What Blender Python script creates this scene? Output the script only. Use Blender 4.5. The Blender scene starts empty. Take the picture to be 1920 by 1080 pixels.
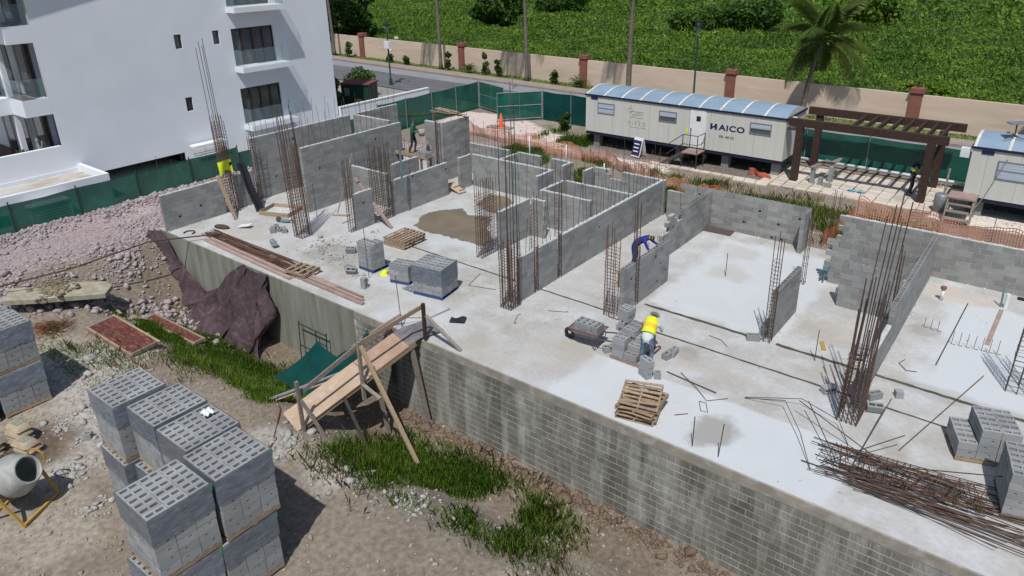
import bpy, bmesh, math, random
import numpy as np
from mathutils import Matrix, Vector
R = random.Random(7); NR = np.random.default_rng(7)
sc = bpy.context.scene
COL = sc.collection
D2R = math.radians
# ---------------- camera, sky, sun, exposure ----------------
cam = bpy.data.objects.new('camera', bpy.data.cameras.new('camera')); COL.objects.link(cam)
cam.data.sensor_width = 36.0; cam.data.lens = 36*1348.98/1920
cam.data.shift_x = (960-979.15)/1920; cam.data.shift_y = (440.91-540)/1920
cam.data.clip_start = .1; cam.data.clip_end = 2000
cam.matrix_world = Matrix.Translation((0, 0, 11.2)) @ (Matrix.Rotation(D2R(37.8913), 4, 'Z') @ Matrix.Rotation(D2R(67.9066), 4, 'X') @ Matrix.Rotation(D2R(-.9207), 4, 'Z'))
sc.camera = cam
SUN_EL, SHADOW_AZ = 60.0, 118.0                      # shadows run towards 118 deg from +x
w = bpy.data.worlds.new('World'); sc.world = w; w.use_nodes = True
wn = w.node_tree.nodes; sky = wn.new('ShaderNodeTexSky'); sky.sky_type = 'NISHITA'; sky.sun_disc = False
sky.sun_elevation = D2R(SUN_EL); sky.sun_rotation = D2R(90-(SHADOW_AZ+180)); sky.air_density = 1.0; sky.dust_density = 1.2
w.node_tree.links.new(sky.outputs[0], wn['Background'].inputs[0]); wn['Background'].inputs[1].default_value = .085
sl = bpy.data.lights.new('sun', 'SUN'); sl.energy = 3.7; sl.angle = D2R(.5); sl.color = (1, .975, .935)
so = bpy.data.objects.new('sun', sl); COL.objects.link(so)
ca, sa = math.cos(D2R(SHADOW_AZ)), math.sin(D2R(SHADOW_AZ)); ce, se = math.cos(D2R(SUN_EL)), math.sin(D2R(SUN_EL))
so.rotation_euler = Vector((ca*ce, sa*ce, -se)).to_track_quat('-Z', 'Y').to_euler()
vs = sc.view_settings; vs.view_transform = 'Standard'; vs.look = 'None'; vs.gamma = 1; vs.use_curve_mapping = False; vs.exposure = 0.0
# ---------------- materials ----------------
def mat(name, c1, c2=None, c3=None, scale=1.5, rough=.85, bump=0., bscale=30., rnd=0., coord='pos', mp=(1,1,1), metal=0., detail=5., lo=.35, hi=.65, trans=0., fine=0., spec=.4, attr=None, joint=None):
    m = bpy.data.materials.new(name); m.use_nodes = True; nt = m.node_tree; N = nt.nodes; L = nt.links
    bs = N['Principled BSDF']; bs.inputs['Roughness'].default_value = rough; bs.inputs['Metallic'].default_value = metal
    bs.inputs['Specular IOR Level'].default_value = spec
    if coord == 'pos': src = N.new('ShaderNodeNewGeometry').outputs['Position']
    else: src = N.new('ShaderNodeTexCoord').outputs['Object']
    oi = N.new('ShaderNodeObjectInfo')
    if coord == 'obj':
        cmb = N.new('ShaderNodeVectorMath'); cmb.operation = 'MULTIPLY_ADD'; L.new(oi.outputs['Random'], cmb.inputs[0]); cmb.inputs[1].default_value = (37, 91, 53); L.new(src, cmb.inputs[2]); src = cmb.outputs[0]
    mpn = N.new('ShaderNodeMapping'); mpn.inputs['Scale'].default_value = mp; L.new(src, mpn.inputs[0])
    base = None
    if attr:
        an = N.new('ShaderNodeAttribute'); an.attribute_name = attr; base = an.outputs['Color']
    def mix(a, b, f, mode='MIX'):
        x = N.new('ShaderNodeMix'); x.data_type = 'RGBA'; x.blend_type = mode
        for sock, v in ((x.inputs[6], a), (x.inputs[7], b)):
            if isinstance(v, tuple): sock.default_value = (*v, 1)
            else: L.new(v, sock)
        if isinstance(f, float): x.inputs[0].default_value = f
        else: L.new(f, x.inputs[0])
        return x.outputs[2]
    def noise(s, d, lo, hi):
        n = N.new('ShaderNodeTexNoise'); n.inputs['Scale'].default_value = s; n.inputs['Detail'].default_value = d; L.new(mpn.outputs[0], n.inputs['Vector'])
        r = N.new('ShaderNodeMapRange'); r.inputs[1].default_value = lo; r.inputs[2].default_value = hi; L.new(n.outputs[0], r.inputs[0]); return r.outputs[0], n.outputs[0]
    col = base if base else c1
    if c2: col = mix(col if not isinstance(col, tuple) else c1, c2, noise(scale, detail, lo, hi)[0])
    if c3: col = mix(col, c3, noise(scale*2.7, detail, lo+.14, hi+.12)[0])
    if fine:
        f, _ = noise(bscale, 4, .3, .7)
        mr = N.new('ShaderNodeMapRange'); L.new(f, mr.inputs[0]); mr.inputs[3].default_value = 1-fine; mr.inputs[4].default_value = 1+fine
        vm = N.new('ShaderNodeVectorMath'); vm.operation = 'SCALE'
        if isinstance(col, tuple): vm.inputs[0].default_value = col
        else: L.new(col, vm.inputs[0])
        L.new(mr.outputs[0], vm.inputs['Scale']); col = vm.outputs[0]
    if rnd:
        mr = N.new('ShaderNodeMapRange'); L.new(oi.outputs['Random'], mr.inputs[0]); mr.inputs[3].default_value = 1-rnd; mr.inputs[4].default_value = 1+rnd
        vm = N.new('ShaderNodeVectorMath'); vm.operation = 'SCALE'
        if isinstance(col, tuple): vm.inputs[0].default_value = col
        else: L.new(col, vm.inputs[0])
        L.new(mr.outputs[0], vm.inputs['Scale']); col = vm.outputs[0]
    if isinstance(col, tuple): bs.inputs['Base Color'].default_value = (*col, 1)
    else: L.new(col, bs.inputs['Base Color'])
    if bump:
        n = N.new('ShaderNodeTexNoise'); n.inputs['Scale'].default_value = bscale; n.inputs['Detail'].default_value = 4; L.new(mpn.outputs[0], n.inputs['Vector'])
        b = N.new('ShaderNodeBump'); b.inputs['Strength'].default_value = bump; b.inputs['Distance'].default_value = .02; L.new(n.outputs[0], b.inputs['Height']); L.new(b.outputs[0], bs.inputs['Normal'])
    if trans:
        t = N.new('ShaderNodeBsdfTransparent'); ms = N.new('ShaderNodeMixShader'); ms.inputs[0].default_value = trans
        L.new(bs.outputs[0], ms.inputs[1]); L.new(t.outputs[0], ms.inputs[2]); L.new(ms.outputs[0], N['Material Output'].inputs['Surface'])
    return m
M = {}
M['block'] = mat('block_grey', (.27,.275,.272), (.24,.243,.24), None, scale=.7, rnd=.16, bump=.4, bscale=60, fine=.07)
M['block2'] = mat('block_varied', (.285,.285,.275), (.225,.225,.215), None, scale=.8, rnd=.2, bump=.5, bscale=50, fine=.1)
M['mortar2'] = mat('mortar_pale', (.43,.425,.40), (.34,.335,.315), scale=3, bump=.4)
M['newblock'] = mat('block_new', (.30,.31,.312), (.26,.27,.275), scale=1.5, rnd=.16, bump=.4, bscale=60, fine=.07)
M['oldblock'] = mat('block_weathered', (.215,.208,.185), (.12,.115,.095), (.43,.43,.41), scale=.5, rnd=.2, bump=.7, bscale=16, mp=(2.6,2.6,.35), fine=.2, lo=.3, hi=.72)
M['mortar'] = mat('mortar', (.40,.40,.38), (.33,.33,.31), scale=3, bump=.4)
M['oldmortar'] = mat('mortar_old', (.50,.485,.44), (.30,.29,.24), scale=1.3, bump=.4)
M['capmortar'] = mat('mortar_white', (.62,.63,.63), (.42,.43,.42), scale=9, bump=.6)
M['slab'] = mat('slab_concrete', (.46,.465,.465), (.36,.34,.30), (.54,.56,.575), scale=.42, bump=.15, bscale=7, fine=.075, detail=8, lo=.3, hi=.72, rough=.9)
M['band'] = mat('bond_beam', (.33,.295,.245), (.24,.225,.195), (.42,.40,.37), scale=1.2, bump=.3)
M['oldconc'] = mat('cast_concrete', (.235,.235,.195), (.155,.165,.125), (.36,.36,.33), scale=.8, mp=(1.7,1.7,.2), bump=.15, bscale=9, lo=.25, hi=.8, fine=.06)
M['rust'] = mat('rusty_steel', (.12,.062,.04), (.07,.042,.032), (.17,.09,.055), scale=9, rough=.8, rnd=.35)
M['steel'] = mat('dark_steel', (.055,.05,.05), (.085,.065,.055), scale=9, rough=.6, rnd=.3)
M['white'] = mat('white_render', (.74,.77,.82), (.70,.73,.78), scale=.6, bump=.08, bscale=90, mp=(1,1,1), rough=.9)
M['whitem'] = mat('white_paint', (.78,.79,.80), (.70,.71,.71), scale=3, rough=.5)
M['roofdeck'] = mat('roof_concrete', (.50,.49,.47), (.34,.28,.20), (.58,.58,.57), scale=.7, mp=(1,.5,1), bump=.2)
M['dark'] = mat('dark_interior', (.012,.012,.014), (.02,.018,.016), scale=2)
M['brown'] = mat('dark_wood', (.065,.03,.02), (.04,.02,.015), scale=6, mp=(1,1,.2), rough=.5)
M['curtain'] = mat('curtain', (.50,.53,.54), (.34,.37,.39), scale=14, mp=(1,3,.05), rough=.9)
M['pergola'] = mat('pergola_wood', (.05,.026,.018), (.032,.018,.014), (.07,.04,.03), scale=5, rough=.75, bump=.3)
M['green'] = mat('green_mesh', (.008,.10,.07), (.005,.07,.052), (.012,.13,.095), scale=.6, rough=1, trans=.06, bump=.4, bscale=5, spec=.08)
M['greend'] = mat('green_tarp', (.007,.062,.055), (.005,.04,.04), scale=1.2, rough=.95, spec=.1, bump=.6, bscale=4)
M['postg'] = mat('green_paint', (.01,.045,.03), (.014,.055,.04), scale=5, rough=.5)
M['galv'] = mat('galvanised', (.30,.32,.33), (.22,.24,.25), scale=6, rough=.5, metal=.4)
M['beige'] = mat('beige_render', (.61,.485,.39), (.55,.43,.345), (.65,.53,.43), scale=.5, mp=(.4,.4,2.5), bump=.1, bscale=40)
M['terra'] = mat('terracotta_render', (.24,.095,.07), (.20,.08,.06), scale=1.5, bump=.15)
M['road'] = mat('asphalt', (.135,.135,.145), (.11,.11,.12), (.17,.17,.175), scale=.5, bump=.4, bscale=90, mp=(.3,1,1))
M['roadl'] = mat('pale_asphalt', (.27,.275,.285), (.23,.235,.245), scale=.6, bump=.3, bscale=90)
M['walk'] = mat('pavement', (.33,.27,.235), (.27,.22,.19), scale=1.5, bump=.3)
M['lime'] = mat('kerb_yellow', (.62,.36,.03), (.5,.3,.05), scale=3)
M['ground'] = mat('dirt', (.2,.16,.12), None, None, attr='Col', bump=.9, bscale=7, fine=.28, rough=.95)
M['rockp'] = mat('pink_rock', (.35,.295,.30), (.255,.215,.225), (.45,.40,.395), scale=2.2, bump=.5, bscale=18, lo=.25, hi=.75)
M['rubble'] = mat('rubble', (.42,.41,.385), (.30,.285,.26), scale=3, bump=.5)
M['wood'] = mat('raw_timber', (.36,.26,.165), (.26,.19,.125), (.44,.35,.25), scale=3, coord='obj', mp=(.6,6,6), rnd=.2, bump=.2)
M['woodg'] = mat('grey_timber', (.26,.225,.185), (.18,.155,.13), (.33,.30,.27), scale=3, coord='obj', mp=(.6,6,6), rnd=.2, bump=.2)
M['woodp'] = mat('pink_timber', (.36,.255,.215), (.25,.18,.155), (.45,.36,.32), scale=3, coord='obj', mp=(.6,6,6), rnd=.2, bump=.2)
M['plywood'] = mat('plywood', (.50,.37,.26), (.42,.31,.22), (.56,.47,.38), scale=1.3, bump=.1)
M['maroon'] = mat('geotextile', (.072,.045,.054), (.05,.032,.04), (.12,.088,.088), scale=2.2, rough=.85, bump=1., bscale=3.5, fine=.15)
M['redpanel'] = mat('red_form_panel', (.13,.032,.028), (.09,.028,.025), (.28,.15,.08), scale=1.6, mp=(1,5,1), rough=.6)
M['trailer'] = mat('trailer_panel', (.57,.575,.53), (.53,.535,.49), scale=.7, mp=(7,7,.3), rough=.6)
M['rblue'] = mat('roof_blue', (.25,.34,.43), (.21,.295,.375), scale=1.2, rough=.5)
M['rwhite'] = mat('roof_seam', (.66,.66,.62), (.52,.50,.46), scale=3)
M['navy'] = mat('navy_paint', (.012,.016,.09), rough=.5)
M['navyd'] = mat('navy_skirt', (.012,.013,.04), rough=.6)
M['logo'] = mat('logo_grey', (.27,.28,.25), rough=.7)
M['black'] = mat('black', (.012,.012,.013), rough=.6)
M['rubber'] = mat('rubber', (.02,.02,.021), rough=.8)
M['orange'] = mat('orange_mesh', (.75,.16,.06), (.62,.20,.11), scale=4, rough=.6)
M['oranged'] = mat('orange_mesh_faded', (.62,.24,.15), (.52,.25,.17), scale=4, rough=.6)
M['cone'] = mat('cone_orange', (.75,.10,.02), rough=.5)
M['hivis'] = mat('hi_vis', (.72,.80,.02), (.62,.72,.02), scale=6, coord='obj', rough=.7)
M['hivg'] = mat('green_tape', (.03,.30,.10), rough=.4)
M['hivo'] = mat('hi_vis_tape', (.78,.48,.03), rough=.6)
M['blue'] = mat('blue_cloth', (.015,.035,.26), (.01,.025,.16), scale=5, coord='obj')
M['denim'] = mat('denim', (.13,.20,.28), (.07,.11,.17), (.28,.34,.40), scale=7, coord='obj')
M['darkcloth'] = mat('dark_cloth', (.012,.014,.022), (.02,.022,.03), scale=6, coord='obj')
M['greycloth'] = mat('grey_cloth', (.25,.27,.30), (.17,.18,.2), scale=6, coord='obj')
M['whitecloth'] = mat('white_cloth', (.62,.66,.68), (.5,.54,.56), scale=6, coord='obj')
M['greencloth'] = mat('green_cloth', (.02,.14,.075), (.015,.1,.055), scale=6, coord='obj')
M['skin'] = mat('skin', (.22,.115,.075), rough=.6)
M['hair'] = mat('hair', (.01,.009,.008), rough=.7)
M['hat'] = mat('hard_hat', (.75,.76,.76), rough=.35)
M['pvc'] = mat('pvc_white', (.74,.76,.77), (.62,.64,.65), scale=3, rough=.4)
M['pvcg'] = mat('conduit_teal', (.14,.25,.27), (.10,.18,.2), scale=4, rough=.5)
M['bluepaint'] = mat('blue_pallet', (.04,.085,.24), (.03,.06,.16), scale=5, rough=.7)
M['wrap'] = mat('stretch_film', (.20,.235,.29), (.13,.155,.20), (.33,.37,.42), scale=2.4, mp=(1,1,3.5), rough=.3, trans=.30, rnd=.22, bump=.5, bscale=9, spec=.7)
M['wet'] = mat('wet_screed', (.20,.165,.115), (.155,.13,.095), scale=1.0, rough=.6, bump=.25, bscale=30, fine=.08)
M['joint'] = mat('joint_dirt', (.10,.09,.07), (.06,.055,.045), scale=6, bump=.8)
M['mudb'] = mat('mud_board', (.13,.12,.13), (.22,.20,.20), scale=4, bump=.6)
M['fslab'] = mat('old_slab', (.36,.33,.245), (.28,.255,.18), (.44,.42,.36), scale=1.6, bump=.4)
M['damp'] = mat('damp_concrete', (.33,.315,.295), (.39,.375,.355), scale=2.2, bump=.1)
M['pour'] = mat('fresh_pour', (.60,.62,.64), (.52,.53,.535), (.68,.70,.72), scale=.7, bump=.1)
M['paver'] = mat('paver', (.60,.54,.46), (.52,.45,.37), (.66,.62,.55), scale=1.0, rnd=.12, bump=.2)
M['bark'] = mat('palm_bark', (.19,.165,.14), (.11,.095,.08), scale=3, mp=(1,1,6), bump=.6, bscale=12)
M['bag'] = mat('cement_bag', (.42,.34,.235), (.33,.27,.19), scale=5, coord='obj', bump=.3)
M['baglabel'] = mat('bag_print', (.15,.22,.20), (.33,.29,.21), scale=14, coord='obj')
M['mixer'] = mat('mixer_drum', (.34,.36,.34), (.27,.28,.26), (.45,.46,.44), scale=2, rough=.55)
M['ochre'] = mat('ochre_paint', (.42,.27,.07), rough=.6)
M['deck'] = mat('terrace_tile', (.14,.095,.075), (.10,.07,.06), scale=2)
M['rednail'] = mat('steel_red', (.20,.05,.045), (.13,.05,.04), scale=8)
def leafmat(name, a, b, trl=.35):
    m = bpy.data.materials.new(name); m.use_nodes = True; nt = m.node_tree; N = nt.nodes; L = nt.links; bs = N['Principled BSDF']
    g = N.new('ShaderNodeNewGeometry'); mx = N.new('ShaderNodeMix'); mx.data_type = 'RGBA'; mx.inputs[6].default_value = (*a, 1); mx.inputs[7].default_value = (*b, 1)
    n = N.new('ShaderNodeTexNoise'); n.inputs['Scale'].default_value = .16; n.inputs['Detail'].default_value = 4; L.new(g.outputs['Position'], n.inputs['Vector'])
    ad = N.new('ShaderNodeMath'); ad.operation = 'MULTIPLY_ADD'; L.new(g.outputs['Random Per Island'], ad.inputs[0]); ad.inputs[1].default_value = .7
    mr = N.new('ShaderNodeMapRange'); mr.inputs[1].default_value = .35; mr.inputs[2].default_value = .65; mr.inputs[3].default_value = -.25; mr.inputs[4].default_value = .55; L.new(n.outputs[0], mr.inputs[0]); L.new(mr.outputs[0], ad.inputs[2])
    cl = N.new('ShaderNodeClamp'); L.new(ad.outputs[0], cl.inputs[0])
    L.new(cl.outputs[0], mx.inputs[0]); L.new(mx.outputs[2], bs.inputs['Base Color']); bs.inputs['Roughness'].default_value = .55; bs.inputs['Specular IOR Level'].default_value = .25
    tl = N.new('ShaderNodeBsdfTranslucent'); L.new(mx.outputs[2], tl.inputs[0]); ms = N.new('ShaderNodeMixShader'); ms.inputs[0].default_value = trl
    L.new(bs.outputs[0], ms.inputs[1]); L.new(tl.outputs[0], ms.inputs[2]); L.new(ms.outputs[0], N['Material Output'].inputs[0]); return m
M['weed'] = leafmat('weed_leaf', (.055,.135,.016), (.20,.31,.04))
M['weedd'] = leafmat('bush_leaf', (.03,.085,.014), (.09,.17,.028))
M['grass'] = leafmat('grass_blade', (.095,.20,.02), (.25,.38,.05), .5)
M['palm'] = leafmat('palm_leaf', (.06,.11,.02), (.17,.21,.05))
M['shrub'] = leafmat('shrub_leaf', (.03,.075,.015), (.11,.18,.04))
M['straw'] = leafmat('dry_grass', (.27,.24,.10), (.43,.38,.19))
M['dry'] = leafmat('dry_twig', (.10,.05,.025), (.19,.10,.05))
gm = bpy.data.materials.new('window_glass'); gm.use_nodes = True; b_ = gm.node_tree.nodes['Principled BSDF']; b_.inputs['Base Color'].default_value = (.05,.07,.08,1); b_.inputs['Roughness'].default_value = .06; b_.inputs['Specular IOR Level'].default_value = .8; tg_ = gm.node_tree.nodes.new('ShaderNodeBsdfTransparent'); mg_ = gm.node_tree.nodes.new('ShaderNodeMixShader'); mg_.inputs[0].default_value = .6; gm.node_tree.links.new(b_.outputs[0], mg_.inputs[1]); gm.node_tree.links.new(tg_.outputs[0], mg_.inputs[2]); gm.node_tree.links.new(mg_.outputs[0], gm.node_tree.nodes['Material Output'].inputs[0]); M['glass'] = gm
M['glassrail'] = mat('rail_glass', (.30,.42,.44), rough=.1, trans=.84, spec=.8)
M['blind'] = mat('window_blind', (.36,.42,.52), (.48,.54,.63), scale=2, mp=(.3,.3,9), rough=.4)
# ---------------- mesh helpers ----------------
class MB:
    def __init__(s): s.v = []; s.f = []; s.m = []
    def quad(s, pts, m=0):
        n = len(s.v); s.v += [tuple(p) for p in pts]; s.f.append(tuple(range(n, n+len(pts)))); s.m.append(m); return s
    def box(s, x0, y0, z0, x1, y1, z1, m=0):
        n = len(s.v); s.v += [(x0,y0,z0),(x1,y0,z0),(x1,y1,z0),(x0,y1,z0),(x0,y0,z1),(x1,y0,z1),(x1,y1,z1),(x0,y1,z1)]
        for q in ((0,3,2,1),(4,5,6,7),(0,1,5,4),(1,2,6,5),(2,3,7,6),(3,0,4,7)): s.f.append(tuple(n+i for i in q)); s.m.append(m)
        return s
    def bar(s, p0, p1, w, h, m=0, up=(0,0,1)):
        p0, p1 = Vector(p0), Vector(p1); d = (p1-p0).normalized(); u = Vector(up)
        if abs(d.dot(u)) > .98: u = Vector((1,0,0))
        x = d.cross(u).normalized()*(w/2); y = x.cross(d).normalized()*(h/2); n = len(s.v)
        for p in (p0, p1):
            for a, b in ((-1,-1),(1,-1),(1,1),(-1,1)): s.v.append(tuple(p+x*a+y*b))
        for q in ((0,1,2,3),(7,6,5,4),(0,4,5,1),(1,5,6,2),(2,6,7,3),(3,7,4,0)): s.f.append(tuple(n+i for i in q)); s.m.append(m)
        return s
    def tube(s, pts, r, n=6, m=0, cap=True):
        pts = [Vector(p) for p in pts]; k0 = len(s.v); rs = r if isinstance(r, (list, tuple)) else [r]*len(pts); prev = None
        for i, p in enumerate(pts):
            d = (pts[min(i+1, len(pts)-1)]-pts[max(i-1, 0)]).normalized()
            if prev is None: x = d.cross(Vector((0,0,1)) if abs(d.z) < .9 else Vector((1,0,0))).normalized()
            else: x = (prev-d*prev.dot(d)).normalized()
            prev = x; y = d.cross(x)
            for j in range(n):
                a = 2*math.pi*j/n; s.v.append(tuple(p+(x*math.cos(a)+y*math.sin(a))*rs[i]))
        for i in range(len(pts)-1):
            for j in range(n):
                a, b = k0+i*n+j, k0+i*n+(j+1) % n; s.f.append((a, b, b+n, a+n)); s.m.append(m)
        if cap:
            s.f.append(tuple(k0+j for j in range(n))[::-1]); s.m.append(m); e = k0+(len(pts)-1)*n; s.f.append(tuple(e+j for j in range(n))); s.m.append(m)
        return s
    def lathe(s, prof, n=16, c=(0,0,0), m=0, mtx=None):
        k0 = len(s.v)
        for r, z in prof:
            for j in range(n):
                a = 2*math.pi*j/n; p = Vector((r*math.cos(a), r*math.sin(a), z))
                if mtx: p = mtx @ p
                s.v.append(tuple(p+Vector(c)))
        for i in range(len(prof)-1):
            for j in range(n): a, b = k0+i*n+j, k0+i*n+(j+1) % n; s.f.append((a, b, b+n, a+n)); s.m.append(m)
        return s
    def prism(s, poly, z0, z1, m=0):
        n = len(s.v); k = len(poly); s.v += [(x, y, z0) for x, y in poly]+[(x, y, z1) for x, y in poly]
        s.f.append(tuple(range(n+k, n+2*k))); s.m.append(m); s.f.append(tuple(range(n, n+k))[::-1]); s.m.append(m)
        for i in range(k): j = (i+1) % k; s.f.append((n+i, n+j, n+k+j, n+k+i)); s.m.append(m)
        return s
    def ell(s, c, r, m=0, u=10, v=7):
        k0 = len(s.v); c = Vector(c)
        for i in range(v+1):
            t = math.pi*i/v
            for j in range(u): a = 2*math.pi*j/u; s.v.append((c.x+r[0]*math.sin(t)*math.cos(a), c.y+r[1]*math.sin(t)*math.sin(a), c.z+r[2]*math.cos(t)))
        for i in range(v):
            for j in range(u): a, b = k0+i*u+j, k0+i*u+(j+1) % u; s.f.append((a, a+u, b+u, b)); s.m.append(m)
        return s
    def grid(s, fn, nu, nv, m=0):
        k0 = len(s.v)
        for i in range(nu+1):
            for j in range(nv+1): s.v.append(tuple(fn(i/nu, j/nv)))
        for i in range(nu):
            for j in range(nv): a = k0+i*(nv+1)+j; s.f.append((a, a+nv+1, a+nv+2, a+1)); s.m.append(m)
        return s
    def mesh(s, name, mats, smooth=False):
        me = bpy.data.meshes.new(name); me.from_pydata(s.v, [], s.f)
        for x in (mats if isinstance(mats, list) else [mats]): me.materials.append(x)
        if any(s.m): me.polygons.foreach_set('material_index', s.m)
        if smooth: me.polygons.foreach_set('use_smooth', [True]*len(s.f))
        me.update(); return me
def link(name, me, parent=None, loc=(0,0,0), rot=(0,0,0), scl=None):
    o = bpy.data.objects.new(name, me); COL.objects.link(o); o.location = loc; o.rotation_euler = rot
    if scl: o.scale = scl
    if parent: o.parent = parent
    return o
def part(name, mb, mats, parent, loc=(0,0,0), rot=(0,0,0), smooth=False): return link(name, mb.mesh(name, mats, smooth), parent, loc, rot)
def tag(o, label, cat, group=None):
    o['label'] = label; o['category'] = cat
    if group: o['group'] = group
    return o
def thing(name, label, cat, loc=(0,0,0), rz=0, group=None, rot=None):
    o = bpy.data.objects.new(name, None); COL.objects.link(o); o.empty_display_size = .2; o.location = loc; o.rotation_euler = rot or (0,0,rz); return tag(o, label, cat, group)
def single(name, mb, mats, label, cat, loc=(0,0,0), rz=0, group=None, smooth=False, rot=None):
    return tag(link(name, mb.mesh(name, mats, smooth), None, loc, rot or (0,0,rz)), label, cat, group)
def struct(name, mb, mats, loc=(0,0,0), parent=None):
    o = link(name, mb.mesh(name, mats), parent, loc); o['kind'] = 'structure'; return o
def npmesh(name, V, F, mats, smooth=False):
    V = np.asarray(V, np.float32).reshape(-1, 3); F = np.asarray(F, np.int32); k = F.shape[1]
    me = bpy.data.meshes.new(name); me.vertices.add(len(V)); me.vertices.foreach_set('co', V.ravel()); me.loops.add(F.size); me.loops.foreach_set('vertex_index', F.ravel())
    me.polygons.add(len(F)); me.polygons.foreach_set('loop_start', np.arange(0, F.size, k, dtype=np.int32))
    for x in (mats if isinstance(mats, list) else [mats]): me.materials.append(x)
    if smooth: me.polygons.foreach_set('use_smooth', np.ones(len(F), bool))
    me.update(calc_edges=True); me.validate(); return me
def vnoise(x, y, s, seed=0):
    g = np.random.default_rng(seed).random((256, 256)); x = np.asarray(x)/s+1000; y = np.asarray(y)/s+1000
    xi = np.floor(x).astype(int); yi = np.floor(y).astype(int); fx = x-xi; fy = y-yi; fx = fx*fx*(3-2*fx); fy = fy*fy*(3-2*fy)
    a = g[xi % 256, yi % 256]; b = g[(xi+1) % 256, yi % 256]; c = g[xi % 256, (yi+1) % 256]; d = g[(xi+1) % 256, (yi+1) % 256]
    return (a*(1-fx)+b*fx)*(1-fy)+(c*(1-fx)+d*fx)*fy
def fbm(x, y, s, seed=0, o=4): return sum(vnoise(x, y, s/2**i, seed+i)/2**i for i in range(o))/sum(1/2**i for i in range(o))
def sstep(a, b, x): t = np.clip((np.asarray(x, float)-a)/(b-a), 0, 1); return t*t*(3-2*t)
def inpoly(x, y, poly):
    r = np.zeros(np.shape(x), bool); n = len(poly)
    for i in range(n):
        x0, y0 = poly[i]; x1, y1 = poly[(i+1) % n]
        c = ((y0 > y) != (y1 > y)) & (x < (x1-x0)*(y-y0)/((y1-y0) or 1e-9)+x0); r ^= c
    return r
def textmesh(name, body, size, m, bold=0., spacing=1.):
    cu = bpy.data.curves.new(name, 'FONT'); cu.body = body; cu.size = size; cu.offset = bold; cu.extrude = .004; cu.space_character = spacing
    o = bpy.data.objects.new(name, cu); COL.objects.link(o); dg = bpy.context.evaluated_depsgraph_get(); dg.update()
    me = bpy.data.meshes.new_from_object(o.evaluated_get(dg)); bpy.data.objects.remove(o); me.materials.clear(); me.materials.append(m); return me
# ---------------- terrain ----------------
def wall_y(x): return 51.9-.042*(x+30)
def ground_h(x, y):
    x = np.asarray(x, float); y = np.asarray(y, float)
    L = sstep(-30.7, -28.4, x+.8*(fbm(x, y, 3, 5)-.5)); P = sstep(8.7, 12.0, y+1.2*(fbm(x, y, 2.5, 9)-.5))*sstep(-29.9, -26.8, x)
    fr = -.18*(1-L)-1.25*L-1.6*P
    A = 1-sstep(13.26, 13.85, y); z = A*fr+(1-A)*(-.14)
    z = z+.32*np.exp(-((x+34.3)/.55)**2)*(y < 27)+.16*(fbm(x, y, 2.2, 21)-.5)*(1-sstep(30, 40, y)*.7)
    z = z+.07*(fbm(x, y, .55, 33)-.5)*sstep(-31, -29, x)
    z = np.where((x > -29.7) & (y > 13.9) & (y < 27.5) & (x < 8), -.2, z)
    z = np.where(y > 39.8, np.where(y < wall_y(x), -.16, -.1+.5*(fbm(x, y, 14, 3)-.5)), z)
    return z
def gz(x, y): return float(ground_h(np.array([x]), np.array([y]))[0])
xs = np.unique(np.concatenate([np.linspace(-420, -60, 40), np.linspace(-60, -38, 45), np.arange(-38, 4, .22), np.linspace(4, 40, 30), np.linspace(40, 300, 20)]))
ys = np.unique(np.concatenate([np.linspace(-60, -3, 20), np.arange(-3, 40, .22), np.linspace(40, 60, 60), np.linspace(60, 640, 60)]))
X, Y = np.meshgrid(xs, ys, indexing='ij'); Z = ground_h(X, Y); nx, ny = X.shape
idx = np.arange(nx*ny).reshape(nx, ny); F = np.stack([idx[:-1, :-1], idx[1:, :-1], idx[1:, 1:], idx[:-1, 1:]], -1).reshape(-1, 4)
V = np.stack([X, Y, Z], -1).reshape(-1, 3)
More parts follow.
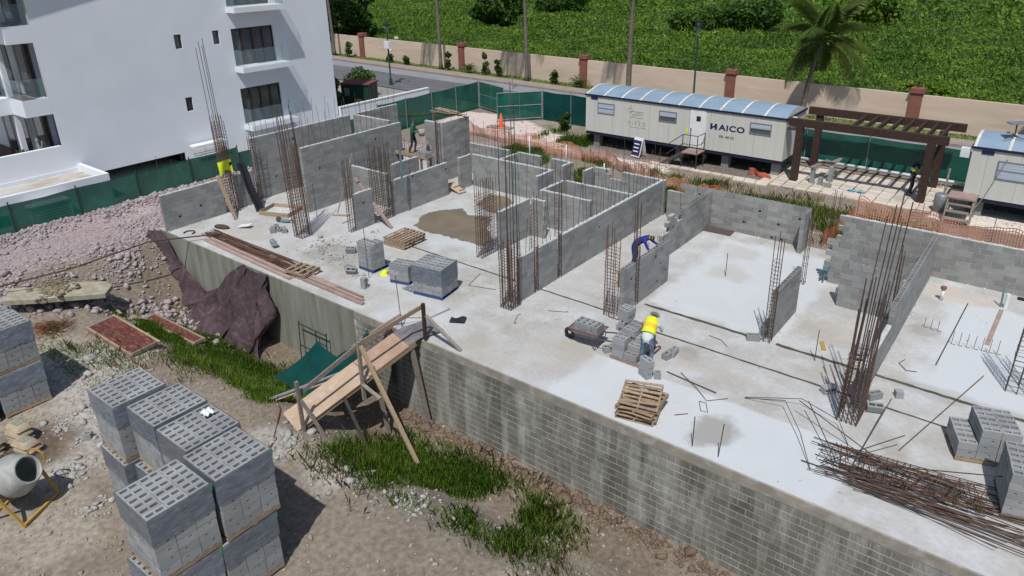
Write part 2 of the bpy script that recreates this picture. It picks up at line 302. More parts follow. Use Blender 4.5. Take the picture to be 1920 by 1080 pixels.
def regions(x, y):
    n1 = fbm(x, y, 3.5, 41); n2 = fbm(x, y, 1.2, 42); n3 = fbm(x, y, 7, 43)
    C = np.zeros(x.shape+(3,)); C[:] = (.22, .185, .145)
    def put(mask, c): C[:] = C*(1-mask[..., None])+np.array(c)*mask[..., None]
    put(sstep(.50, .66, n1), (.295, .258, .21)); put(sstep(.55, .70, n2)*.6, (.185, .15, .115)); put(sstep(.58, .72, n3)*.5, (.22, .175, .125))
    ln = (1-sstep(-30.9, -30.0, x+1.0*(n2-.5)))*sstep(-35.5, -34.4, x)*(y < 30); put(ln, (.385, .31, .31)); put(ln*sstep(.45, .6, n1)*.7, (.31, .25, .25))
    # spilled cement and dust near the block pallets
    def blob(cx, cy, r, c, k=1.): put(k*(1-sstep(.55, 1.15, np.hypot(x-cx, y-cy)/r+1.1*(n2-.5))), c)
    for cx, cy, r in ((-23.6, 7.3, 1.9), (-21, 6.3, 1.1), (-19.9, 5.9, 1.0), (-18.6, 4.4, 1.1), (-20.7, 5.0, .6), (-15.4, 8.3, .8), (-13.0, 8.6, .9)): blob(cx, cy, r, (.40, .375, .34), .7)
    blob(-20.2, 4.2, 1.3, (.12, .085, .06)); blob(-27.3, 7.4, .7, (.16, .08, .05)); blob(-24.6, 9.9, 1.2, (.2, .2, .12), .5)
    path = [(-35, 38.6), (-31, 39.6), (-26, 37.0), (-21.6, 35.5), (-16.7, 34.8), (-16.4, 32.6), (-20.5, 33.5), (-25.6, 34.4), (-31, 34.2), (-34.5, 35)]
    put(inpoly(x+.9*(n2-.5), y+.9*(n1-.5), path)*1., (.60, .50, .455))
    sand = [(-4.1, 33.9), (-.5, 33.9), (8, 33.2), (8, 36.6), (-3, 36.4), (-4.0, 35)]; put(inpoly(x+.5*(n2-.5), y+.5*(n1-.5), sand)*1., (.62, .57, .50))
    pk = ((y > 28.3) & (y < 34.6) & (x < -20) & (x > -34)); put(pk*sstep(.47, .6, n1)*.8, (.30, .22, .215))
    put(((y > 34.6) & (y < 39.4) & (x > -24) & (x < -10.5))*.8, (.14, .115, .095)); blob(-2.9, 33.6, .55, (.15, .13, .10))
    gp = sstep(.42, .55, n1)
    grass = ((y > 9.4) & (y < 12.2) & (x > -27) & (x < -17))*.7+((y > 9.2) & (y < 12.8) & (x > -14.2) & (x < -8.5))*.7+((y > 28.2) & (y < 33) & (x > -25.5) & (x < -14))*.8+((y > 29.8) & (y < 31.6) & (x > -9) & (x < -5))*.6
    put(np.clip(grass, 0, 1)*gp*.6, (.13, .13, .06))
    put(((y > 11.4) & (y < 13.4) & (x > -30))*.55, (.13, .095, .065))
    put((y > 39.9)*(y < wall_y(x))*1., (.26, .24, .22)); put((y > wall_y(x)-1.9)*(y < wall_y(x))*1., (.13, .17, .05)); put((y >= wall_y(x))*1., (.045, .075, .02))
    put((x < -36)*(y < 40)*1., (.30, .30, .29))
    return C
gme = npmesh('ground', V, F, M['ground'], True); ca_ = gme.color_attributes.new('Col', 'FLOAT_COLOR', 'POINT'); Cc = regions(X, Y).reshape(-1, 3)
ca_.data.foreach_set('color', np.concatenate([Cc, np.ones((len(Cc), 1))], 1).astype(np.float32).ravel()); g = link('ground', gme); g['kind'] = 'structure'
# roads beyond the site fence
def strip(name, ya, yb, z, m, x0=-130, x1=60, h=None):
    mb = MB(); k = 40
    for i in range(k):
        a, b = x0+(x1-x0)*i/k, x0+(x1-x0)*(i+1)/k; p = [(a, wall_y(a)-ya), (b, wall_y(b)-ya), (b, wall_y(b)-yb), (a, wall_y(a)-yb)]
        if h: mb.prism(p, z-h, z)
        else: mb.quad([(q[0], q[1], z) for q in p])
    return struct(name, mb, m)
strip('road', 10.6, 3.45, -.10, M['road']); strip('road_edge', 5.6, 3.6, -.096, M['roadl']); strip('pavement', 3.45, 1.95, .03, M['walk'], h=.3)
# ---------------- slab and retaining wall ----------------
mb = MB(); mb.box(-30.15, 13.29, -.26, 9, 27.36, 0); struct('floor_slab', mb, M['slab'])
def sheet(name, poly, z, m):
    mb = MB(); mb.quad([(x, y, z) for x, y in poly]); return struct(name, mb, m)
def ragged(poly, step=.25, amp=.12):
    out = []
    for i in range(len(poly)):
        a, b = Vector(poly[i]), Vector(poly[(i+1) % len(poly)]); k = max(1, int((b-a).length/step))
        for j in range(k): p = a+(b-a)*j/k; out.append((p.x+R.uniform(-amp, amp), p.y+R.uniform(-amp, amp)))
    return out
# pours, dust and damp stains mixed into the slab's own colour
def slab_stains():
    nt = M['slab'].node_tree; N = nt.nodes; L = nt.links; bs = N['Principled BSDF']; cur = bs.inputs['Base Color'].links[0].from_socket
    geo = N.new('ShaderNodeNewGeometry'); nz = N.new('ShaderNodeTexNoise'); nz.inputs['Scale'].default_value = .9; nz.inputs['Detail'].default_value = 7; nz.inputs['Roughness'].default_value = .62; L.new(geo.outputs['Position'], nz.inputs['Vector'])
    def spot(cur, cx, cy, rx, ry, col, k, box=False, wob=2.3, e0=.6, e1=1.1):
        a = N.new('ShaderNodeVectorMath'); a.operation = 'SUBTRACT'; L.new(geo.outputs['Position'], a.inputs[0]); a.inputs[1].default_value = (cx, cy, 0)
        b = N.new('ShaderNodeVectorMath'); b.operation = 'MULTIPLY'; L.new(a.outputs[0], b.inputs[0]); b.inputs[1].default_value = (1/rx, 1/ry, 0)
        if box:
            c = N.new('ShaderNodeVectorMath'); c.operation = 'ABSOLUTE'; L.new(b.outputs[0], c.inputs[0]); sp = N.new('ShaderNodeSeparateXYZ'); L.new(c.outputs[0], sp.inputs[0]); d = N.new('ShaderNodeMath'); d.operation = 'MAXIMUM'; L.new(sp.outputs[0], d.inputs[0]); L.new(sp.outputs[1], d.inputs[1]); dist = d.outputs[0]
        else: d = N.new('ShaderNodeVectorMath'); d.operation = 'LENGTH'; L.new(b.outputs[0], d.inputs[0]); dist = d.outputs['Value']
        m = N.new('ShaderNodeMath'); m.operation = 'MULTIPLY_ADD'; L.new(nz.outputs[0], m.inputs[0]); m.inputs[1].default_value = wob; ad = N.new('ShaderNodeMath'); ad.operation = 'ADD'; L.new(dist, ad.inputs[0]); ad.inputs[1].default_value = -wob/2; L.new(ad.outputs[0], m.inputs[2])
        r = N.new('ShaderNodeMapRange'); r.inputs[1].default_value = e0; r.inputs[2].default_value = e1; r.inputs[3].default_value = k; r.inputs[4].default_value = 0; L.new(m.outputs[0], r.inputs[0])
        x = N.new('ShaderNodeMix'); x.data_type = 'RGBA'; L.new(r.outputs[0], x.inputs[0]); L.new(cur, x.inputs[6]); x.inputs[7].default_value = (*col, 1); return x.outputs[2]
    wh, dp, tn = (.55, .58, .605), (.30, .285, .26), (.42, .385, .335)
    for a in ((-7.7,22.9,2.3,3.6,wh,.75,True,.5,.9,1.02), (-5.9,14.5,3.75,1.25,wh,.8,True,.25,.93,1.0), (3.0,22.6,5.1,3.2,wh,.85,True,.35,.9,1.0), (-15.2,14.6,2.0,1.0,wh,.4), (-22.5,19.0,1.8,1.6,wh,.45), (-18.5,20.5,2.8,2.0,wh,.4)): cur = spot(cur, *a)
    for a in ((-7.35,17.3,.42,.36,dp,.8), (-5.35,14.35,.62,.75,dp,.85), (-8.6,23.2,.9,.8,tn,.5), (-4.2,21.2,.9,.9,tn,.55), (-2.1,22.8,.45,.4,dp,.6), (-15.8,14.6,.8,.5,tn,.6), (-21.6,16.0,1.5,1.1,dp,.55), (-22.4,15.6,.7,.5,dp,.4), (-10.5,15.2,1.3,1.1,tn,.45), (-12,20.8,1.2,1.6,tn,.35), (-6.5,16.9,1.8,.5,tn,.4), (-2.0,25.9,1.6,.7,(.52,.45,.39),.7), (-9.0,25.2,.9,.8,tn,.5), (-4.6,23.6,1.1,.8,tn,.4), (-12.2,14.0,1.6,.7,tn,.4), (-26.5,15.3,1.3,.8,tn,.5), (-3.3,18.4,1.2,.5,tn,.4), (-1.4,19.3,1.5,.35,dp,.35)): cur = spot(cur, *a)
    L.new(cur, bs.inputs['Base Color'])
slab_stains()
for p in ([(-21.4,20.0),(-22.0,21.3),(-21.8,22.2),(-21.1,22.7),(-20.3,22.3),(-19.4,22.7),(-18.5,21.4),(-17.6,20.6),(-17.5,19.9),(-18.8,19.9),(-20.4,19.7)], [(-21.0,23.6),(-21.5,24.9),(-20.5,25.2),(-19.6,24.5),(-18.5,24.0),(-17.3,23.0),(-17.6,22.5),(-18.4,22.4),(-19.1,23.2),(-20.2,23.1)]):
    sheet('wet_screed', ragged(ragged(p, .22, .10), .07, .03), .006, M['wet'])
for a, b, wd in (((-9.9, 19.3), (-5.95, 19.3), .13), ((-5.5, 19.3), (8, 19.25), .13), ((-10.4, 17.85), (8, 17.85), .07), ((-21.5, 18.25), (-10.7, 18.15), .07)):
    a, b = Vector(a), Vector(b); n = (b-a).normalized(); n = Vector((-n.y, n.x))*wd/2; k = int((b-a).length/.2); pts = []
    top = []; bot = []
    for i in range(k+1):
        p = a+(b-a)*i/k; top.append(tuple(p+n*R.uniform(.6, 1.3))); bot.append(tuple(p-n*R.uniform(.6, 1.3)))
    sheet('joint_groove', bot+top[::-1], .010, M['joint'])
BL, BH, BW = .40, .20, .15
def blockmesh(name, l, w, h, m, hollow=False, fl=.0):
    mb = MB(); x, y = l/2, w/2
    if not hollow: mb.box(-x, -y, 0, x, y, h)
    else:
        t = .026 if w < .18 else .034; cells = 2 if l > .3 else 1; mb.quad([(-x,-y,0),(x,-y,0),(x,-y,h),(-x,-y,h)]); mb.quad([(x,-y,0),(x,y,0),(x,y,h),(x,-y,h)]); mb.quad([(x,y,0),(-x,y,0),(-x,y,h),(x,y,h)]); mb.quad([(-x,y,0),(-x,-y,0),(-x,-y,h),(-x,y,h)])
        cw = (l-t*(cells+1))/cells; ed = [-x]
        for c in range(cells): a = -x+t+c*(cw+t); ed += [a, a+cw]
        ed.append(x); yi = y-(t if w < .18 else .056)
        mb.quad([(-x,-y,h),(x,-y,h),(x,-yi,h),(-x,-yi,h)]); mb.quad([(-x,yi,h),(x,yi,h),(x,y,h),(-x,y,h)])
        for i in range(0, len(ed), 2): mb.quad([(ed[i],-yi,h),(ed[i+1],-yi,h),(ed[i+1],yi,h),(ed[i],yi,h)])
        for c in range(cells):
            a, b = ed[1+2*c], ed[2+2*c]; z = fl
            mb.quad([(a,-yi,h),(b,-yi,h),(b,-yi,z),(a,-yi,z)]); mb.quad([(b,-yi,h),(b,yi,h),(b,yi,z),(b,-yi,z)]); mb.quad([(b,yi,h),(a,yi,h),(a,yi,z),(b,yi,z)]); mb.quad([(a,yi,h),(a,-yi,h),(a,-yi,z),(a,yi,z)]); mb.quad([(a,-yi,z),(b,-yi,z),(b,yi,z),(a,yi,z)])
    return mb.mesh(name, m)
def pocketed(me, w, m):                                     # same block with small lifting slots in its long faces
    mb = MB(); mb.v = [tuple(v.co) for v in me.vertices]; mb.f = [tuple(p.vertices) for p in me.polygons]; mb.m = [0]*len(mb.f); y = w/2
    for s in (-1, 1):
        for i, f in enumerate(list(mb.f)):
            if all(abs(mb.v[q][1]-s*y) < 1e-5 for q in f) and max(mb.v[q][2] for q in f)-min(mb.v[q][2] for q in f) > .1: break
        x0, x1, h = -.195, .195, .19; mb.f.pop(i); mb.m.pop(i); a, b, c, d = .03, .085, .115, .15; o = s*y; q = s*(y-.04)
        for r in ((x0,a,0,h),(b,x1,0,h),(a,b,0,c),(a,b,d,h)): mb.quad([(r[0],o,r[2]),(r[1],o,r[2]),(r[1],o,r[3]),(r[0],o,r[3])])
        mb.quad([(a,q,c),(b,q,c),(b,q,d),(a,q,d)]); mb.quad([(a,o,c),(b,o,c),(b,q,c),(a,q,c)]); mb.quad([(a,o,d),(b,o,d),(b,q,d),(a,q,d)]); mb.quad([(a,o,c),(a,o,d),(a,q,d),(a,q,c)]); mb.quad([(b,o,c),(b,o,d),(b,q,d),(b,q,c)])
    return mb.mesh('block', m)
def blockset(m, w=BW, tag_=''):
    d = {}
    for half in (0, 1):
        l = (.19 if half else .39)
        d[half, 0] = blockmesh('block', l, w, .19, m); d[half, 1] = blockmesh('block', l, w, .19, m, True)
    mb = MB(); x, y, h = .195, w/2, .19                                       # block with a socket hole knocked through
    for a, b, c, e in ((-x, .02, 0, h), (.14, x, 0, h), (.02, .14, 0, .04), (.02, .14, .15, h)): mb.box(a, -y, c, b, y, e)
    mb.box(.021, .03, .041, .139, y-.002, .149)
    d['hole'] = mb.mesh('block', m)
    return d
BS = blockset(M['block'])
BS[0, 0] = blockmesh('block', .387, .15, .185, M['block'])
PB = blockset(M['newblock'], .195)
PB[0, 0] = pocketed(PB[0, 0], .195, M['newblock'])
VB = blockset(M['block2'])
VB[0, 0] = blockmesh('block', .385, .15, .183, M['block2'])
OB = blockset(M['oldblock'])
OB[0, 0] = blockmesh('block', .388, .15, .174, M['oldblock'])
rodmesh = {}
def rod(L, r=.011, m='steel'):
    k = (round(L, 1), r, m)
    if k not in rodmesh: rodmesh[k] = MB().tube([(0,0,0),(0,0,k[0])], r, 5).mesh('rebar', M[m])
    return rodmesh[k]
def wall(label, x0, y0, x1, y1, n=8, top='hollow', jag0=False, jag1=False, holes=(), notch=(), bars=None, hb=(.7, 1.3), bset=None, lower=None, group=None, conduit=()):
    bs = bset or BS; L = math.hypot(x1-x0, y1-y0); t = thing('block_wall', label, 'wall', (x0, y0, 0), math.atan2(y1-y0, x1-x0), group); core = MB(); cap = MB()
    for i in range(n):
        z = i*BH+.005; s0 = 0.; e0 = L
        if jag0 and i % 2: s0 -= .2
        if jag1 and i % 2 == 0: e0 -= .2
        s = s0; first = i % 2 and not jag0; cs = s0+.02
        while s < e0-.08:
            l = min(.2 if first else .4, e0-s); first = False; c = s+l/2
            if any(a-.05 < c < b+.05 and i >= k for a, b, k in notch):
                if cs < s-.02: core.box(cs, -.070, z-.005, s-.015, .070, z+.195)
                cs = s+l+.02; s += l; continue
            topc = (i == n-1 or any(a-.05 < c < b+.05 and i == k-1 for a, b, k in notch)); hol = 1 if topc and top == 'hollow' else 0
            hole = any(abs(hx-c) < .2 and abs(hz-z-.1) < .1 for hx, hz in holes) and l > .35
            me = bs['hole'] if hole else bs[(1 if l < .3 else 0), hol]
            o = link('block', me, t, (c+R.uniform(-.002,.002), R.uniform(-.003,.003), z), (0, 0, math.pi if R.random() < .5 and not hole else 0))
            if abs(l-(.2 if l < .3 else .4)) > .02: o.scale = (l/(.2 if l < .3 else .4), 1, 1)
            if hole:
                if cs < s: core.box(cs, -.070, z-.005, s-.01, .070, z+.195)
                cs = s+l+.01
            s += l
        if not (top == 'hollow' and i == n-1) and cs < e0-.04: core.box(cs, -.070, z-.005, e0-.02, .070, z+.195+(.0 if i < n-1 else -.003))
        if top == 'cap' and i == n-1:
            k = max(2, int(L/.13)); xs_ = [0.]+[L*(j+R.uniform(-.25,.25))/k for j in range(1, k)]+[L]
            for j in range(k):
                c = (xs_[j]+xs_[j+1])/2
                if any(a < c < b and i >= q for a, b, q in notch): continue
                wv = R.uniform(.05, .072); hh = R.uniform(.006, .03); cap.box(xs_[j]+.004, -wv, z+.19, xs_[j+1]-.003, R.uniform(.05, .072), z+.19+hh)
    part('mortar', core, M['mortar'] if bset is None else M['mortar2'], t)
    if cap.v: part('mortar_top', cap, M['capmortar'], t)
    if bars:
        s = R.uniform(.08, .25)
        while s < L-.05:
            if not any(a < s < b for a, b, _ in notch): link('starter_bar', rod(R.uniform(*hb)+.25, .0085, 'steel' if R.random() < .6 else 'rust'), t, (s, R.uniform(-.02,.02), n*BH-.22), (R.gauss(0, .035), R.gauss(0, .035), R.uniform(0, 6)))
            s += bars*R.uniform(.75, 1.3)
    for s, h in conduit: part('conduit', MB().tube([(s, 0, n*BH-.3), (s+R.uniform(-.03,.03), 0, n*BH+h)], .03, 8), M['pvc'], t, smooth=True)
    return t
wall('low block wall with two socket openings at the left front corner of the slab', -29.6, 13.27, -29.6, 16.08, 8, 'cap', holes=((.75,.5),(1.75,.7)), bars=.5, hb=(.9, 1.7))
wall('short low block wall behind the hanging black jacket', -29.7, 16.78, -29.7, 17.72, 8, 'cap')
wall('tall block wall on the far left edge of the slab behind the first big rebar column', -30.0, 18.05, -30.0, 23.95, 15, 'cap', bars=.33, hb=(.8,1.4), holes=((2.1,2.5),(1.0,.9)))
wall('tall block wall continuing the left edge beyond the corner, under the white garden wall', -30.0, 24.45, -30.0, 27.3, 15, 'cap', bars=.4)
wall('tall block cross wall joining the left edge wall at its far corner', -29.9, 24.2, -27.2, 24.2, 15, 'cap', bars=.4)
wall('tall grey block wall with starter bars between the big rebar column and the thin one', -26.55, 18.3, -26.55, 24.3, 15, 'cap', bars=.3, hb=(.7, 1.5), holes=((3.1,.7),(.9,1.9),(4.3,2.5),(5.0,2.3)))
wall('small free block panel with a row of four slots beside the thin rebar column', -23.03, 18.12, -23.03, 19.12, 8, 'cap', holes=((.2,1.1),(.6,1.1)))
wall('low block wall behind the small free panel, running to the wide rebar curtain', -26.4, 20.95, -24.0, 20.95, 8, 'cap', bars=.6)
wall('low block wall along the left side of the wet room, white mortar on top', -23.08, 20.3, -23.08, 23.85, 8, 'cap', bars=.42, hb=(.6,1.2), holes=((1.2,1.5),(3.2,1.3)))
wall('short low block wall just behind the left wall of the wet room', -24.98, 22.1, -24.98, 23.85, 8, 'cap', bars=.4)
wall('tall sunlit block wall with dark joints under the scaffold boards', -24.67, 25.3, -24.67, 27.3, 15, 'cap', bars=.6, bset=VB)
wall('tall narrow block return beside the worker in green', -25.75, 25.3, -24.78, 25.3, 15, 'cap')
wall('long low block wall closing the back of the wet room', -22.98, 25.68, -18.3, 25.68, 8, 'cap', bars=.36, hb=(.8,1.6))
wall('short block return at the back left corner of the wet room', -23.1, 24.72, -23.1, 25.6, 8, 'cap', bars=.4)
wall('short block return at the back right corner of the wet room', -18.22, 24.5, -18.22, 25.75, 8, 'cap', bars=.4)
wall('rear low block wall on the slab edge right of the tall sunlit wall', -24.55, 27.25, -21.9, 27.25, 8, 'cap', bars=.4)
wall('rear low block wall on the slab edge between two door gaps', -21.4, 27.25, -19.95, 27.25, 8, 'cap', bars=.4, conduit=((.75,.9),))
wall('short low block wall crossing between the two rear room walls', -21.3, 25.78, -21.3, 27.0, 8, 'cap', bars=.5)
wall('low block pier on the rear slab edge with a white conduit standing on it', -19.35, 27.25, -18.1, 27.25, 8, 'cap', bars=.4, conduit=((.85,.8),))
wall('very short block return beside the rear pier with the conduit', -18.2, 26.45, -18.2, 27.15, 8, 'cap', bars=.3)
wall('low block wall at the left of the roofless middle room', -16.92, 23.05, -16.92, 24.68, 8, 'cap', bars=.35, hb=(.8,1.6))
wall('low block wall across the back of the roofless middle room', -16.82, 24.78, -13.55, 24.78, 8, 'cap', bars=.36, hb=(.8,1.7))
wall('low block wall across the front of the roofless middle room', -16.82, 23.15, -14.5, 23.15, 8, 'cap', bars=.5)
wall('low block wall between the wet room and the left rebar curtain', -16.72, 20.0, -16.72, 21.95, 8, 'cap', bars=.35, hb=(1.,2.))
wall('tiny low block stub at the end of the wall beside the wet room', -16.62, 22.05, -15.95, 22.05, 8, 'cap')
wall('short piece of the long middle wall next to the dense bundled rebar column', -13.43, 17.0, -13.43, 17.8, 8, 'cap', bars=.25, hb=(.8,1.6))
wall('piece of the long middle wall between two thin rebar columns', -13.43, 18.07, -13.43, 19.18, 8, 'cap', bars=.3, hb=(.8,1.8), holes=((.9,.9),))
wall('long low middle wall with white mortar top and many starter bars', -13.43, 19.48, -13.43, 27.12, 8, 'cap', bars=.3, hb=(.9,1.9), holes=((2.2,1.1),))
wall('rear low block wall with a notch and white pipes behind the long middle wall', -16.85, 27.25, -13.3, 27.25, 8, 'cap', notch=((.75,1.45,6),), bars=.36, hb=(.9,1.7), conduit=((.45,.25),))
wall('very short block return at the end of the notched rear wall', -16.95, 26.4, -16.95, 27.15, 8, 'cap', bars=.4)
wall('rear block wall with open cells and scattered knocked-out sockets', -13.15, 27.25, -7.1, 27.25, 8, 'hollow', notch=((.05,.75,6),), holes=((1.6,1.25),(3.9,1.1),(3.3,.5),(4.9,.7),(4.5,.1),(4.9,.1),(5.6,1.1)), bset=VB)
wall('short block return at the right end of the socketed rear wall', -7.17, 26.45, -7.17, 27.15, 8, 'hollow')
wall('block wall with stepped end running back to the socketed rear wall', -11.17, 22.75, -11.17, 27.15, 8, 'hollow', notch=((0,.42,5),(1.1,1.5,6)), holes=((.7,1.1),(.3,.5)), bars=1.7, bset=VB)
wall('short hollow block piece beside the thin column behind the block pile', -10.18, 18.2, -10.18, 18.95, 8, 'hollow', holes=((.5,1.1),))
wall('open-topped block wall with a blue jacket lying on it', -10.18, 19.25, -10.18, 21.36, 8, 'hollow', holes=((1.0,1.3),(1.4,.9),(1.7,.5),(1.1,.3)), bars=.5, hb=(.2,.4))
wall('short open-topped block wall alone on the bright slab at right', -5.77, 19.5, -5.77, 21.72, 8, 'hollow', holes=((1.5,1.1),))
wall('rear block wall with toothed end behind the tall bare rods', -5.85, 27.2, 4.0, 27.2, 8, 'cap', jag0=True, bset=VB)
wall('middle parallel block wall with toothed end at right', -5.55, 24.6, -2.92, 24.6, 8, 'hollow', jag0=True, holes=((.3,.3),(1.2,.9)), bset=VB)
wall('front parallel block wall of three at right, clean end', -4.8, 22.95, -2.92, 22.95, 8, 'hollow')
wall('long block wall with hollow cells on top running away at the far right', -2.8, 20.6, -2.8, 27.05, 8, 'hollow')
wall('lower stretch of the far right block wall behind the big rebar column', -2.8, 17.5, -2.8, 20.5, 5, 'cap')
# retaining wall under the slab front
t = thing('retaining_wall', 'long weathered block retaining wall carrying the front edge of the slab', 'retaining wall', (-29.6, 13.25, -2.9))
cand = []
for i in range(13):
    s = 12.25-(.2 if i % 2 else 0)
    while s < 34: cand.append((s+.2, i*BH)); s += .4
def key(c):                                                            # the largest in the photograph: nearest to the viewpoint, in view
    wx, wz = c[0]-29.6, c[1]-2.9; v = Vector((wx, 13.25, wz-11.2)); return v.length+(0 if -17.6 < wx < -2.6 else 100)
cand.sort(key=key); rest = MB()
for k, (s, z) in enumerate(cand):
    if k < 300: link('block', OB[0, 0], t, (s, .075+R.uniform(-.004,.0015), z+.013))
    else: rest.box(s-.194, 0, z+.013, s+.194, .15, z+.187)
o = part('block_courses', rest, M['oldblock'], t); o['kind'] = 'stuff'
part('mortar', MB().box(12.1, .0035, -.4, 34.2, .2, 2.615), M['oldmortar'], t)
part('bond_beam', MB().box(12.15, -.012, 2.62, 34.2, .24, 2.893), M['band'], t)
for k in range(5): part('cast_panel', MB().box(-.55*(k == 0)+k*2.44+.008, -.01+.006*(k % 2), -.6, (k+1)*2.44-.008 if k < 4 else 12.12, .25, 2.893), M['oldconc'], t)
part('side_panel', MB().box(-.55, .26, 1.5, -.52, 14, 2.7), M['oldconc'], t)
# ---------------- rebar columns ----------------
def cage(label, x, y, w, d, h, rods, nx=3, ny=3, sp=.14, tilt=(0, 0), m='rust', r=.013, group=None, extra=()):
    t = thing('rebar_column', label, 'rebar column', (x, y, 0), rot=(tilt[0], tilt[1], 0))
    pts = set()
    for i in range(nx):
        for j in range(ny):
            if i in (0, nx-1) or j in (0, ny-1): pts.add((-w/2+w*i/(nx-1), -d/2+d*j/(ny-1)))
    for px, py in sorted(pts):
        L = R.uniform(*rods); link('bar', rod(L, r, m if R.random() < .7 else 'steel'), t, (px, py, .0), (R.gauss(0, .008), R.gauss(0, .008), 0))
    st = MB(); e = .012; st.tube([(-w/2-e,-d/2-e,0),(w/2+e,-d/2-e,0),(w/2+e,d/2+e,0),(-w/2-e,d/2+e,0),(-w/2-e,-d/2-e,0)], .0075, 4, cap=False); sm = st.mesh('stirrup', M[m]); z = .06
    while z < h: link('stirrup', sm, t, (R.uniform(-.01,.01), R.uniform(-.01,.01), z), (R.gauss(0, .03), R.gauss(0, .03), R.gauss(0, .02))); z += sp*R.uniform(.85, 1.2)
    for ex, ey, eh, tx, ty in extra: link('bar', rod(eh, .014, 'steel'), t, (ex, ey, .1), (tx, ty, 0))
    return t
cage('tall rebar column wrapped by the yellow vest and black jacket at left', -29.5, 16.4, .42, .42, 4.0, (4.2, 4.6), 4, 4, .13, (0, -.02), extra=((.1,.1,7.6,0,-.03),(-.1,.1,7.3,0,-.02),(.15,-.1,7.5,.01,-.02),(-.15,-.15,7.2,0,-.025)))
cage('big leaning square rebar column in the front left of the slab', -24.34, 16.4, .5, .5, 2.9, (3.6, 5.6), 5, 5, .14, (0, -.045), r=.017)
cage('thin rebar column against the left edge block wall', -29.62, 17.88, .14, .2, 3.1, (3.2, 3.5), 2, 2, .12)
cage('thin rebar column beside the small free block panel', -23.05, 17.93, .16, .24, 2.5, (3.0, 3.5), 2, 3, .12)
cage('wide dense rebar curtain at the corner of the wet room', -23.05, 19.7, .24, 1.0, 2.9, (3.2, 3.6), 2, 11, .11, r=.011)
cage('wide rebar curtain at the near corner of the wet room, left of the dark rods', -16.85, 19.42, .24, .95, 2.5, (2.8, 3.3), 2, 9, .11, r=.011)
cage('dense bundled rebar column at the near end of the long middle wall', -13.42, 16.55, .42, .5, 2.25, (2.2, 2.4), 5, 5, .10, r=.014, extra=((-.18,-.2,6.2,0,.0),(.2,.2,6.8,.0,-.01),(.0,.25,7.3,.005,.0),(.2,-.2,6.0,0,.01),(-.2,.2,6.6,0,-.006),(.1,-.22,5.4,0,0)))
cage('thin rebar column in the first gap of the long middle wall', -13.43, 17.93, .16, .16, 3.0, (3.1, 3.6), 2, 2, .13)
cage('thin rebar column in the second gap of the long middle wall', -13.43, 19.33, .16, .16, 3.2, (3.3, 3.7), 2, 2, .13)
cage('flat rebar column with three bar pairs behind the pile of blocks', -10.42, 17.95, .38, .2, 2.45, (2.8, 3.1), 3, 2, .11)
cage('thin tall rebar column in the wall with the blue jacket', -10.18, 19.1, .15, .15, 2.7, (3.5, 3.8), 2, 2, .13)
cage('thin rebar column at the near end of the lone right wall', -5.77, 19.33, .18, .2, 2.7, (3.3, 3.6), 2, 2, .12)
cage('big bundled rebar column with tall bare rods at lower right', -2.78, 16.95, .46, .75, 1.9, (2.6, 4.0), 5, 6, .10, r=.015, tilt=(0, .015), extra=((-.2,-.3,5.4,0,.03),(.0,.3,5.8,0,.02),(.2,.1,5.7,0,.025),(.1,-.2,5.3,0,.03),(-.1,.3,5.5,0,.02)))
cage('ladder-like rebar column against the far right hollow wall', -3.02, 22.1, .05, .17, 2.3, (2.5, 2.9), 2, 2, .15)
cage('open rebar column at the right edge of the photo', .45, 20.75, .5, .55, 2.7, (2.9, 3.3), 3, 3, .14, tilt=(0, .02))
cage('slim two-bar rebar column in the door gap of the bright bay', -6.2, 23.9, .12, .2, 2.0, (2.3, 2.5), 2, 2, .3, r=.011)
cage('rusty rebar pair standing in the grass behind the rear wall', -6.5, 28.4, .2, .2, 1.0, (1.9, 2.2), 2, 2, .4, r=.011)
def rodthing(label, pts, r=.012, m='steel', cat='rebar rod', name='rebar_rod', group=None): return single(name, MB().tube(pts, r, 6), M[m], label, cat, group=group)
for (x, y, h, l, dx) in ((-5.46,13.5,.85,'first upright rod on the slab edge in front of the grey damp patch',0), (-4.81,13.5,.95,'second upright rod on the slab edge beside the grey damp patch',.06), (-15.35,13.45,1.75,'tall thin rod standing on the slab edge above the green tarp',-.1), (-18.95,15.25,1.95,'tall thin rod standing in front of the stepped block stack',-.03), (-25.7,18.15,1.55,'dark rod standing against the tall wall behind the big rebar column',-.05), (-8.6,22.9,.9,'thin teal tube standing on the bright bay floor near the rear wall',0), (-4.3,19.05,1.0,'thin rod standing at the joint groove right of the lone wall',0)):
    rodthing(l, [(x, y, 0), (x+dx, y, h)])
dw = [(-2.2+.19*i, 23.0-.02*i, .34) for i in range(3)]+[(-1.35+.19*i, 22.35+.02*i, .45) for i in range(7)]
for i, (x, y, h) in enumerate(dw): single('dowel_bar', MB().tube([(x+.1,y,.015),(x,y,.015),(x+.01,y,h)], .008, 5), M['rust'], ('first', 'second', 'third')[i]+' short L-shaped starter bar from the left beside the far right hollow wall' if i < 3 else ('first', 'second', 'third', 'fourth', 'fifth', 'sixth', 'seventh')[i-3]+' starter bar from the left in the row near the right edge', 'starter bar', group='short starter bars on the right slab')
